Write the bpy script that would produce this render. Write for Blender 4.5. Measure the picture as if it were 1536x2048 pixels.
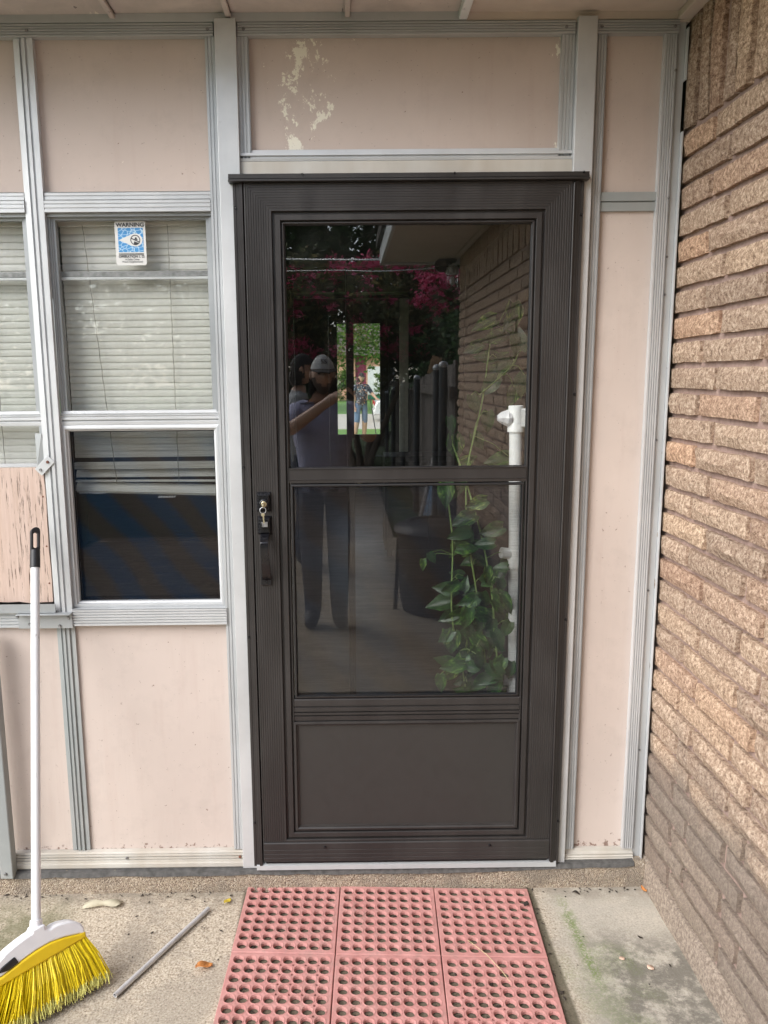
import bpy, math, random
from math import sin, cos, pi, radians as R
from mathutils import Vector, Matrix, Quaternion

for o in list(bpy.data.objects):
    bpy.data.objects.remove(o, do_unlink=True)
S = bpy.context.scene
COL = S.collection
random.seed(7)

# ------------------------------------------------------------------ camera
cam = bpy.data.cameras.new('camera')
camo = bpy.data.objects.new('camera', cam)
COL.objects.link(camo)
S.camera = camo
cam.sensor_fit = 'VERTICAL'
cam.sensor_height = 36.0
cam.lens = 1585.64 / 2048 * 36.0
cam.shift_x = 68.0 / 2048          # the photograph is a crop: its axis is left of the middle
cam.clip_start = 0.02
cam.clip_end = 600
_p, _y, _r = R(9.6795), R(0.3296), R(-0.5274)
_f = Vector((sin(_y) * cos(_p), cos(_y) * cos(_p), -sin(_p)))
_rt0 = Vector((cos(_y), -sin(_y), 0))
_up0 = _rt0.cross(_f)
_rt = _rt0 * cos(_r) + _up0 * sin(_r)
_up = _up0 * cos(_r) - _rt0 * sin(_r)
CAM = Vector((-0.1759, -2.2582, 1.4850))
camo.matrix_world = Matrix(((_rt.x, _up.x, -_f.x, CAM.x), (_rt.y, _up.y, -_f.y, CAM.y), (_rt.z, _up.z, -_f.z, CAM.z), (0, 0, 0, 1)))
S.render.resolution_x, S.render.resolution_y = 768, 1024

# ------------------------------------------------------------------ sky, sun, exposure
SUN_EL, SUN_AZ = 40, -128           # degrees; azimuth measured from +Y towards +X: behind and left of the camera
W = bpy.data.worlds.new('World')
S.world = W
W.use_nodes = True
wn, wl = W.node_tree.nodes, W.node_tree.links
wn.clear()
sky = wn.new('ShaderNodeTexSky')
sky.sky_type = 'NISHITA'
sky.sun_disc = False
sky.sun_elevation = R(SUN_EL)
sky.sun_rotation = R(SUN_AZ)
sky.air_density = 1.0
sky.dust_density = 1.6
sky.ozone_density = 1.0
hs = wn.new('ShaderNodeHueSaturation')      # thin overcast: the blue is washed out all over
hs.inputs['Saturation'].default_value = 0.48
bg = wn.new('ShaderNodeBackground')
bg.inputs['Strength'].default_value = 0.15
wo = wn.new('ShaderNodeOutputWorld')
wl.new(sky.outputs[0], hs.inputs['Color'])
wl.new(hs.outputs[0], bg.inputs['Color'])
wl.new(bg.outputs[0], wo.inputs['Surface'])
sl = bpy.data.lights.new('sun', 'SUN')
sl.energy = 1.0
sl.angle = R(40)
sl.color = (1.0, 0.985, 0.965)
so = bpy.data.objects.new('sun', sl)
COL.objects.link(so)
sd = Vector((sin(R(SUN_AZ)) * cos(R(SUN_EL)), cos(R(SUN_AZ)) * cos(R(SUN_EL)), sin(R(SUN_EL))))
so.rotation_euler = sd.to_track_quat('Z', 'Y').to_euler()
so.location = sd * 30
vs = S.view_settings
vs.view_transform = 'Standard'
vs.look = 'None'
vs.gamma = 1
vs.use_curve_mapping = False
vs.exposure = 1.36
S.render.engine = 'CYCLES'
S.cycles.transparent_max_bounces = 16
S.cycles.max_bounces = 6
S.cycles.diffuse_bounces = 3
S.cycles.glossy_bounces = 4
S.cycles.caustics_reflective = False
S.cycles.caustics_refractive = False

# ------------------------------------------------------------------ material helpers
class NT:
    def __init__(s, name):
        s.m = bpy.data.materials.new(name)
        s.m.use_nodes = True
        s.n = s.m.node_tree.nodes
        s.l = s.m.node_tree.links
        s.n.clear()
        s.out = s.n.new('ShaderNodeOutputMaterial')
        s.b = s.n.new('ShaderNodeBsdfPrincipled')
        s.l.new(s.b.outputs[0], s.out.inputs['Surface'])
        s._pos = None
    def put(s, inp, v):
        if isinstance(v, bpy.types.NodeSocket):
            s.l.new(v, inp)
        else:
            if isinstance(v, tuple) and len(v) == 3 and inp.type == 'RGBA':
                v = v + (1,)
            inp.default_value = v
    def set(s, **k):
        nm = dict(color='Base Color', rough='Roughness', metal='Metallic', spec='Specular IOR Level', normal='Normal',
                  coat='Coat Weight', alpha='Alpha', sub='Subsurface Weight', emit='Emission Color', estr='Emission Strength', sheen='Sheen Weight')
        for a, v in k.items():
            s.put(s.b.inputs[nm[a]], v)
        return s
    def pos(s):
        if not s._pos:
            s._pos = s.n.new('ShaderNodeNewGeometry').outputs['Position']
        return s._pos
    def obj(s):
        return s.n.new('ShaderNodeTexCoord').outputs['Object']
    def rnd(s):
        return s.n.new('ShaderNodeObjectInfo').outputs['Random']
    def map(s, vec, scale=(1, 1, 1), rot=(0, 0, 0), loc=(0, 0, 0)):
        m = s.n.new('ShaderNodeMapping')
        s.l.new(vec, m.inputs['Vector'])
        m.inputs['Scale'].default_value = scale
        m.inputs['Rotation'].default_value = rot
        m.inputs['Location'].default_value = loc
        return m.outputs[0]
    def noise(s, scale, detail=3, rough=.55, vec=None, dist=0.0, color=False):
        t = s.n.new('ShaderNodeTexNoise')
        s.l.new(vec or s.pos(), t.inputs['Vector'])
        t.inputs['Scale'].default_value = scale
        t.inputs['Detail'].default_value = detail
        t.inputs['Roughness'].default_value = rough
        t.inputs['Distortion'].default_value = dist
        return t.outputs[1 if color else 0]
    def vor(s, scale, vec=None, feature='F1', out='Distance', rnd=1.0):
        t = s.n.new('ShaderNodeTexVoronoi')
        t.feature = feature
        s.l.new(vec or s.pos(), t.inputs['Vector'])
        t.inputs['Scale'].default_value = scale
        t.inputs['Randomness'].default_value = rnd
        return t.outputs[out]
    def ramp(s, fac, *stops):
        t = s.n.new('ShaderNodeValToRGB')
        s.l.new(fac, t.inputs[0])
        e = t.color_ramp.elements
        while len(e) < len(stops):
            e.new(0.5)
        for q, (p, c) in zip(e, stops):
            q.position = p
            if not isinstance(c, tuple):
                c = (c, c, c)
            q.color = c + (1,)
        return t.outputs[0]
    def mix(s, fac, a, b, mode='MIX'):
        t = s.n.new('ShaderNodeMix')
        t.data_type = 'RGBA'
        t.blend_type = mode
        s.put(t.inputs[0], fac)
        s.put(t.inputs[6], a)
        s.put(t.inputs[7], b)
        return t.outputs[2]
    def math(s, op, a, b=0.0, c=0.0, clamp=False):
        t = s.n.new('ShaderNodeMath')
        t.operation = op
        t.use_clamp = clamp
        s.put(t.inputs[0], a)
        s.put(t.inputs[1], b)
        s.put(t.inputs[2], c)
        return t.outputs[0]
    def sep(s, vec=None):
        t = s.n.new('ShaderNodeSeparateXYZ')
        s.l.new(vec or s.pos(), t.inputs[0])
        return t.outputs
    def rng(s, v, a, b, lo=0.0, hi=1.0):
        t = s.n.new('ShaderNodeMapRange')
        t.interpolation_type = 'SMOOTHSTEP'
        s.put(t.inputs[0], v)
        for i, q in enumerate((a, b, lo, hi)):
            t.inputs[i + 1].default_value = q
        return t.outputs[0]
    def bump(s, h, strength=.5, dist=.002, normal=None):
        t = s.n.new('ShaderNodeBump')
        t.inputs['Strength'].default_value = strength
        t.inputs['Distance'].default_value = dist
        s.l.new(h, t.inputs['Height'])
        if normal:
            s.l.new(normal, t.inputs['Normal'])
        return t.outputs[0]
    def band(s, v, a, b, soft):
        return s.math('MULTIPLY', s.rng(v, a - soft, a + soft), s.rng(v, b - soft, b + soft, 1.0, 0.0))

MATS = {}
def plain(name, col, rough=.5, metal=0.0, var=.12, scale=30, bump=0.0, spec=.5):
    """a painted / plastic / metal surface with some tone variation"""
    t = NT(name)
    n = t.noise(scale, 4)
    c = t.mix(t.ramp(n, (.3, 0.0), (.7, 1.0)), tuple(v * (1 - var) for v in col), tuple(min(1, v * (1 + var)) for v in col))
    t.set(color=c, rough=t.rng(n, .2, .8, max(.02, rough - .08), rough + .08), metal=metal, spec=spec)
    if bump:
        t.set(normal=t.bump(t.noise(scale * 6, 3), bump, .002))
    MATS[name] = t.m
    return t.m

# weathered mill aluminium of the window wall
def aluminium(name, col, dirt=(.36, .35, .33), amount=.16, metal=.3, rough=.42):
    t = NT(name)
    st = t.noise(9, 3, vec=t.map(t.pos(), (1, 1, .3)))
    sp = t.noise(160, 2)
    g = t.noise(2.2, 5, .65)
    c = t.mix(t.ramp(st, (.35, 0.0), (.75, amount)), col, dirt)
    c = t.mix(t.ramp(sp, (.66, 0.0), (.80, .3)), c, tuple(v * .55 for v in col))
    c = t.mix(t.ramp(g, (.42, 0.0), (.62, .55)), c, tuple(v * .72 for v in col))
    t.set(color=c, metal=metal, rough=t.rng(st, .3, .7, rough - .08, rough + .16), normal=t.bump(t.noise(220, 2), .15, .0006))
    MATS[name] = t.m
    return t.m
aluminium('aluminium', (.54, .56, .57))
aluminium('aluminium_white', (.63, .645, .655), amount=.14, metal=.25)
aluminium('aluminium_grey', (.40, .42, .43), amount=.15, metal=.35)
aluminium('painted_grey', (.33, .36, .36), dirt=(.55, .43, .38), amount=.2, metal=.0, rough=.6)
aluminium('dirty_rail', (.62, .60, .55), dirt=(.42, .34, .25), amount=.8, metal=.1, rough=.6)

# pale pink house paint with wood grain, scuffs and flakes
def pinkpaint(name, col, peel=0.0, grain=.25, mask=None):
    t = NT(name)
    x, y, z = t.sep()
    big = t.noise(2.2, 4)
    c = t.mix(t.ramp(big, (.3, 0.0), (.7, 1.0)), tuple(v * .92 for v in col), tuple(min(1, v * 1.05) for v in col))
    gr = t.noise(26, 5, .65, vec=t.map(t.pos(), (3.2, 1, .14)), dist=.6)
    sc = t.noise(9, 6, .7)
    c = t.mix(t.ramp(sc, (.52, 0.0), (.66, .22)), c, tuple(v * .70 for v in col))
    dr_ = t.noise(10, 4, .6, vec=t.map(t.pos(), (2.5, 1, .25)))
    c = t.mix(t.ramp(dr_, (.55, 0.0), (.70, .14)), c, (.42, .30, .26))
    sm = t.noise(3.5, 5, .65, vec=t.map(t.pos(), (1, 1, 1), (0, 0, 0), (4, 2, 7)))
    c = t.mix(t.ramp(sm, (.55, 0.0), (.68, .20)), c, tuple(v * .80 for v in col))
    ed = t.math('ADD', t.math('MULTIPLY', t.rng(z, .035, .075, 1.0, 0.0), .16), t.noise(60, 5, .7))
    c = t.mix(t.ramp(ed, (.655, 0.0), (.68, .9)), c, (.22, .14, .11))
    sp = t.vor(55)
    c = t.mix(t.ramp(sp, (.035, .75), (.06, 0.0)), c, (.10, .08, .07))
    h = gr
    if peel:
        pn = t.noise(15, 8, .74, vec=t.map(t.pos(), (1, 1, .7)), dist=.2)
        m = pn
        if mask:
            m = t.math('ADD', pn, mask(t, x, z))
        f = t.ramp(m, (peel, 0.0), (peel + .012, 1.0))
        fk = t.math('ADD', t.noise(48, 5, .72, vec=t.map(t.pos(), (1, 1, .7))), t.math('MULTIPLY', t.math('SUBTRACT', m, .5), .30))
        f = t.math('MAXIMUM', f, t.ramp(fk, (.70, 0.0), (.712, 1.0)))
        c = t.mix(f, c, (.84, .80, .68))
        h = t.math('SUBTRACT', t.math('MULTIPLY', gr, .3), f)
    t.set(color=c, rough=.62, spec=.35, normal=t.bump(h, grain, .0016))
    MATS[name] = t.m
    return t.m
PINK = (.57, .475, .42)
PINKL = (.60, .515, .465)
pinkpaint('pink_panel', PINK, grain=.18)
pinkpaint('pink_panel_lower', PINKL)
pinkpaint('pink_panel_peeling', PINK, .645, .15,
          lambda t, x, z: t.math('ADD', t.math('MULTIPLY', t.band(x, -.40, -.18, .08), .10),
                                 t.math('SUBTRACT', t.math('MULTIPLY', t.rng(x, .36, .41), .10), t.math('MULTIPLY', t.band(x, -.1, .33, .05), .05))))
pinkpaint('pink_panel_flecked', PINK, .745, .15)
# bare-cracking plywood patch
t = NT('cracked_wood')
gr = t.noise(30, 6, .7, vec=t.map(t.pos(), (3.4, 1, .20)), dist=.4)
cr = t.noise(62, 6, .75, vec=t.map(t.pos(), (2.6, 1, .13)), dist=.2)
lo = t.noise(4, 3)
f = t.ramp(t.math('ADD', cr, t.math('MULTIPLY', lo, .18)), (.69, 0.0), (.72, .9))
c = t.mix(t.ramp(gr, (.3, 0.0), (.7, 1.0)), (.50, .37, .30), (.64, .50, .43))
c = t.mix(f, c, (.10, .07, .05))
t.set(color=c, rough=.75, normal=t.bump(t.math('SUBTRACT', t.math('MULTIPLY', gr, .4), f), .6, .002))
MATS['cracked_wood'] = t.m
# soffit boards, grimy and flaking
t = NT('soffit_paint')
g = t.noise(5, 6, .7, dist=.4)
fl = t.noise(16, 6, .7, vec=t.map(t.pos(), (1.6, .5, 1), (0, 0, .6)))
c = t.mix(t.ramp(g, (.35, 0.0), (.7, 1.0)), (.48, .43, .41), (.68, .60, .56))
c = t.mix(t.ramp(fl, (.64, 0.0), (.67, 1.0)), c, (.82, .76, .66))
c = t.mix(t.ramp(t.noise(22, 5, .7, vec=t.map(t.pos(), (1.6, .5, 1), (0, 0, .6))), (.66, 0.0), (.69, .8)), c, (.16, .14, .14))
t.set(color=c, rough=.8, normal=t.bump(fl, .4, .004))
MATS['soffit_paint'] = t.m
t = NT('soffit_tan')
g = t.noise(6, 5, .6)
t.set(color=t.mix(t.ramp(g, (.3, 0.0), (.7, 1.0)), (.58, .50, .44), (.68, .59, .52)), rough=.75, normal=t.bump(t.noise(60, 3), .2, .002))
MATS['soffit_tan'] = t.m

# rock-faced tan brick: sandy, pitted, dirt towards the ground with its own ragged edge
def brickmat(name, glow=1.0):
    t = NT(name)
    x, y, z = t.sep()
    r = t.rnd()
    n1 = t.noise(105, 4, .85)
    n2 = t.noise(34, 4, .7)
    v = t.vor(240)
    c = t.ramp(n1, (.38, (.22, .15, .11)), (.46, (.44, .315, .235)), (.53, (.57, .435, .335)), (.62, (.80, .66, .53)))
    c = t.mix(t.ramp(n2, (.36, .50), (.50, 0.0)), c, (.34, .23, .165))
    c = t.mix(t.ramp(v, (.10, .85), (.17, 0.0)), c, (.82, .70, .55))
    pit = t.vor(125, t.map(t.pos(), (1, 1, 1), (0, 0, 0), (.3, .7, .1)))
    c = t.mix(t.ramp(pit, (.11, .7), (.19, 0.0)), c, (.14, .09, .065))
    r2 = t.math('FRACT', t.math('MULTIPLY', r, 7.31))
    c = t.mix(1.0, c, t.ramp(r, (0.0, (.72, .70, .68)), (.5, (.90, .88, .85)), (1.0, (1.02, .98, .90))), 'MULTIPLY')
    c = t.mix(t.rng(r2, .6, 1.0, 0.0, .8), c, t.mix(1.0, c, (1.03, .91, .86), 'MULTIPLY'))
    dm = t.math('ADD', t.rng(z, .02, .80, .70, 0.0), t.math('MULTIPLY', t.math('SUBTRACT', t.noise(3.2, 5, .6), .5), .9))
    c = t.mix(t.rng(dm, .10, .48, 0.0, .78), c, t.mix(n1, (.12, .10, .085), (.30, .26, .22)))
    h = t.math('ADD', t.math('MULTIPLY', t.noise(42, 5, .78), 1.0), t.math('MULTIPLY', n1, .6))
    t.set(color=c, rough=.88, spec=.25, normal=t.bump(h, .8, .008))
    MATS[name] = t.m
brickmat('brick')
t = NT('mortar')
n = t.noise(60, 5, .6)
t.set(color=t.ramp(n, (.3, (.27, .185, .16)), (.7, (.42, .305, .26))), rough=.95, normal=t.bump(t.noise(150, 4), .6, .003))
MATS['mortar'] = t.m
# concrete patio with stains and moss
t = NT('patio_concrete')
x, y, z = t.sep()
fine = t.noise(170, 4, .75)
med = t.noise(38, 5, .7)
big = t.noise(4.5, 6, .62)
wob = t.math('MULTIPLY', t.math('SUBTRACT', t.noise(6, 4), .5), .14)
c = t.ramp(fine, (.37, (.20, .16, .12)), (.46, (.45, .38, .295)), (.56, (.56, .49, .385)), (.66, (.72, .66, .55)))
c = t.mix(t.ramp(med, (.54, 0.0), (.72, .40)), c, (.26, .22, .175))
c = t.mix(t.rng(big, .46, .60, 0.0, .42), c, (.28, .25, .21))
xw = t.math('ADD', x, wob)
yw = t.math('ADD', y, wob)
right = t.rng(xw, .36, .46)
c = t.mix(t.math('MULTIPLY', right, .65), c, t.mix(med, (.40, .38, .33), (.56, .53, .47)))
stain = t.math('MULTIPLY', t.math('MULTIPLY', t.rng(yw, -.18, -.36), t.rng(xw, .38, .54)), t.rng(t.noise(13, 8, .78), .36, .56))
c = t.mix(t.math('MULTIPLY', stain, .8), c, (.135, .125, .105))
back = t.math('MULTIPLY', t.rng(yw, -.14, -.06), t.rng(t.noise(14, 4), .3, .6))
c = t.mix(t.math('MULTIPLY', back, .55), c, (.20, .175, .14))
lmoss = t.math('MULTIPLY', t.math('MULTIPLY', t.rng(xw, -.93, -1.08), t.band(yw, -.36, -.10, .06)), t.rng(t.noise(12, 4), .3, .6))
c = t.mix(t.math('MULTIPLY', lmoss, .75), c, (.15, .15, .08))
mossn = t.noise(150, 4, .8)
xm = t.math('ADD', x, t.math('MULTIPLY', y, .04))
m1 = t.math('MULTIPLY', t.math('MULTIPLY', t.band(xm, .440, .468, .022), t.band(yw, -.46, -.13, .06)), t.rng(t.noise(30, 4, .7), .34, .48))
m2 = t.math('MULTIPLY', t.rng(t.noise(10, 4), .42, .65), t.math('MULTIPLY', t.band(xw, .39, .62, .05), t.rng(yw, -.16, -.3)))
mm = t.math('MAXIMUM', m1, t.math('MULTIPLY', m2, .32))
mm = t.math('MULTIPLY', mm, t.ramp(mossn, (.40, 0.0), (.52, 1.0)))
c = t.mix(mm, c, t.mix(mossn, (.085, .15, .028), (.21, .28, .085)))
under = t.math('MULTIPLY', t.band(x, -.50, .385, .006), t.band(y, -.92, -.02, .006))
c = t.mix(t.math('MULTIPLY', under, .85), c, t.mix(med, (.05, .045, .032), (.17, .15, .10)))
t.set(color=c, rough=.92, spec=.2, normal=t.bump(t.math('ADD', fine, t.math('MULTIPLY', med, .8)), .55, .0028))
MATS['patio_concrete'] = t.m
# exposed-aggregate sill
t = NT('aggregate')
v = t.vor(300, out='Color')
vd = t.vor(300)
n = t.noise(8, 5, .6)
c = t.ramp(t.sep(v)[0], (0.0, (.20, .14, .10)), (.3, (.36, .29, .22)), (.7, (.46, .37, .27)), (1.0, (.58, .50, .40)))
c = t.mix(t.rng(n, .42, .65, 0.0, .65), c, (.22, .19, .155))
t.set(color=c, rough=.9, normal=t.bump(t.math('ADD', t.math('MULTIPLY', vd, -1.5), t.noise(60, 4)), .8, .004))
MATS['aggregate'] = t.m
t = NT('footing_concrete')
n = t.noise(110, 6, .8)
c = t.ramp(n, (.38, (.15, .115, .09)), (.5, (.27, .215, .17)), (.62, (.40, .335, .27)))
t.set(color=c, rough=.9, normal=t.bump(t.noise(130, 5), .5, .003))
MATS['footing_concrete'] = t.m
# red rubber
t = NT('red_rubber')
n = t.noise(22, 5, .65)
c = t.mix(t.ramp(n, (.35, 0.0), (.7, 1.0)), (.47, .215, .195), (.58, .295, .27))
c = t.mix(t.ramp(t.noise(26, 7, .75), (.50, 0.0), (.64, .55)), c, (.36, .22, .19))
t.set(color=c, rough=.72, spec=.4, normal=t.bump(t.noise(200, 3), .25, .001))
MATS['red_rubber'] = t.m
# dark bronze door enamel
t = NT('bronze_enamel')
n = t.noise(900, 2, .5)
c = t.mix(t.ramp(t.noise(5, 3), (.3, 0.0), (.7, 1.0)), (.027, .0245, .0238), (.033, .030, .029))
du = t.noise(7, 6, .7, vec=t.map(t.pos(), (1.6, 1, .5)))
c = t.mix(t.ramp(du, (.45, 0.0), (.72, .16)), c, (.085, .078, .072))
c = t.mix(t.ramp(t.vor(75), (.03, .5), (.05, 0.0)), c, (.13, .12, .11))
t.set(color=c, rough=t.rng(du, .3, .7, .32, .52), spec=.5, normal=t.bump(n, .10, .0004))
MATS['bronze_enamel'] = t.m
plain('kick_metal', (.036, .034, .032), .46, bump=.06, var=.05, scale=60)
plain('black_gasket', (.008, .008, .009), .5)
plain('black_metal', (.008, .008, .010), .22, 0.0, .1)
plain('black_plastic', (.016, .016, .018), .42)
plain('steel', (.62, .63, .64), .35, .45, .08, 60)
plain('dull_steel', (.26, .26, .26), .5, .7, .3, 90)
plain('brass', (.68, .60, .40), .3, .85)
t = NT('blind_slat')
t.set(color=(.92, .91, .86), rough=.5)
tl = t.n.new('ShaderNodeBsdfTranslucent')
tl.inputs[0].default_value = (.92, .91, .86, 1)
mx = t.n.new('ShaderNodeMixShader')
mx.inputs[0].default_value = .35
t.l.new(t.b.outputs[0], mx.inputs[1])
t.l.new(tl.outputs[0], mx.inputs[2])
t.l.new(mx.outputs[0], t.out.inputs['Surface'])
MATS['blind_slat'] = t.m
plain('cord', (.30, .28, .24), .8)
plain('white_plastic', (.80, .81, .84), .38, var=.03)
plain('white_enamel', (.80, .82, .84), .33, var=.04, scale=40)
t = NT('handle_enamel')
c = t.mix(t.ramp(t.noise(60, 5, .75, vec=t.map(t.pos(), (1.5, 1, .4))), (.62, 0.0), (.70, .6)), (.78, .80, .82), (.34, .33, .31))
t.set(color=c, rough=.35)
MATS['handle_enamel'] = t.m
plain('pvc', (.86, .87, .86), .4, var=.09, scale=18)
plain('yellow_plastic', (.78, .55, .015), .42, var=.06)
plain('yellow_bristle', (.80, .62, .008), .5, var=.18, scale=160)
plain('frayed_bristle', (.70, .66, .20), .8, var=.2, scale=120)
plain('rust', (.16, .06, .035), .8)
plain('paper', (.46, .42, .31), .7, var=.1, scale=40)
plain('leaf_yellow', (.62, .47, .05), .6, var=.25, scale=150)
plain('leaf_orange', (.55, .22, .06), .6, var=.3, scale=150)
plain('petal', (.70, .50, .38), .7)
plain('debris', (.045, .035, .028), .9, var=.4, scale=200)
plain('straw', (.60, .50, .28), .7)
plain('sticker_white', (.70, .695, .67), .4, var=.03)
plain('sticker_black', (.03, .03, .035), .5)
t = NT('sticker_blue')
ve = t.vor(70, feature='DISTANCE_TO_EDGE', vec=t.map(t.pos(), (1, 1, 1.5)))
c = t.mix(t.ramp(ve, (.03, 1.0), (.07, 0.0)), t.mix(t.noise(110, 3), (.03, .20, .52), (.10, .36, .66)), (.55, .74, .86))
t.set(color=c, rough=.4)
MATS['sticker_blue'] = t.m
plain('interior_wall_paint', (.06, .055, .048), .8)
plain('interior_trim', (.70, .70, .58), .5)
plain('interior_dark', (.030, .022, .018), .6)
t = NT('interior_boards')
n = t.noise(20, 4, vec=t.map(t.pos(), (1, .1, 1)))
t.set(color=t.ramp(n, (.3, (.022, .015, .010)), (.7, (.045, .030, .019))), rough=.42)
MATS['interior_boards'] = t.m

def glass(name, f0=.055, tint=(.93, .95, .94), haze=0.0):
    """thin clear pane: mirror share by Schlick's law, the rest passes straight through"""
    t = NT(name)
    t.n.remove(t.b)
    lw = t.n.new('ShaderNodeLayerWeight')
    lw.inputs[0].default_value = .5
    f = t.math('ADD', t.math('MULTIPLY', t.math('POWER', lw.outputs['Facing'], 5.0), 1 - f0), f0)
    tr = t.n.new('ShaderNodeBsdfTransparent')
    tr.inputs[0].default_value = tint + (1,)
    gl = t.n.new('ShaderNodeBsdfGlossy')
    gl.inputs['Roughness'].default_value = 0.0
    gl.inputs['Color'].default_value = (.98, .98, .98, 1)
    mx = t.n.new('ShaderNodeMixShader')
    t.l.new(f, mx.inputs[0])
    t.l.new(tr.outputs[0], mx.inputs[1])
    t.l.new(gl.outputs[0], mx.inputs[2])
    o = mx.outputs[0]
    if haze:                                   # dust on the pane
        df = t.n.new('ShaderNodeBsdfDiffuse')
        df.inputs[0].default_value = (.6, .6, .56, 1)
        m2 = t.n.new('ShaderNodeMixShader')
        w = t.noise(5, 6, .7, vec=t.map(t.pos(), (1.2, 1, .6), (0, .5, 0)), dist=.8)
        t.l.new(t.rng(w, .45, .75, haze * .25, haze * 1.6), m2.inputs[0])
        t.l.new(o, m2.inputs[1])
        t.l.new(df.outputs[0], m2.inputs[2])
        o = m2.outputs[0]
    t.l.new(o, t.out.inputs['Surface'])
    MATS[name] = t.m
glass('door_glass', .078, (.96, .97, .965), .006)
glass('window_glass', .026, (.992, .996, .990), .05)
glass('clear_glass', .04, (.96, .97, .96))
def meshscreen(name, cover, col, col2):
    """insect screen: woven dark wire covering a share of the area, see-through between"""
    t = NT(name)
    t.n.remove(t.b)
    tr = t.n.new('ShaderNodeBsdfTransparent')
    df = t.n.new('ShaderNodeBsdfDiffuse')
    x, y, z = t.sep()
    w = t.n.new('ShaderNodeTexWave')
    w.inputs['Scale'].default_value = 2.6
    w.inputs['Distortion'].default_value = 5.0
    w.inputs['Detail'].default_value = 1.0
    w.inputs['Detail Scale'].default_value = .8
    t.l.new(t.map(t.pos(), (1, 1, 1), (0, .7, 0)), w.inputs['Vector'])
    t.l.new(t.mix(t.ramp(w.outputs[1], (.25, 0.0), (.75, 1.0)), col, col2), df.inputs[0])  # blue and brown waves: moiré and bluish sheen painted into the wire colour
    mx = t.n.new('ShaderNodeMixShader')
    st = t.noise(120, 2, vec=t.map(t.pos(), (.1, 1, 3)))
    t.l.new(t.rng(st, .3, .7, cover - .05, cover + .05), mx.inputs[0])
    t.l.new(tr.outputs[0], mx.inputs[1])
    t.l.new(df.outputs[0], mx.inputs[2])
    t.l.new(mx.outputs[0], t.out.inputs['Surface'])
    MATS[name] = t.m
meshscreen('door_screen', .26, (.050, .042, .038), (.040, .042, .050))
meshscreen('window_screen', .42, (.026, .022, .021), (.010, .022, .044))
glass('screened_glass', .03, (.97, .98, .975))

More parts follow.
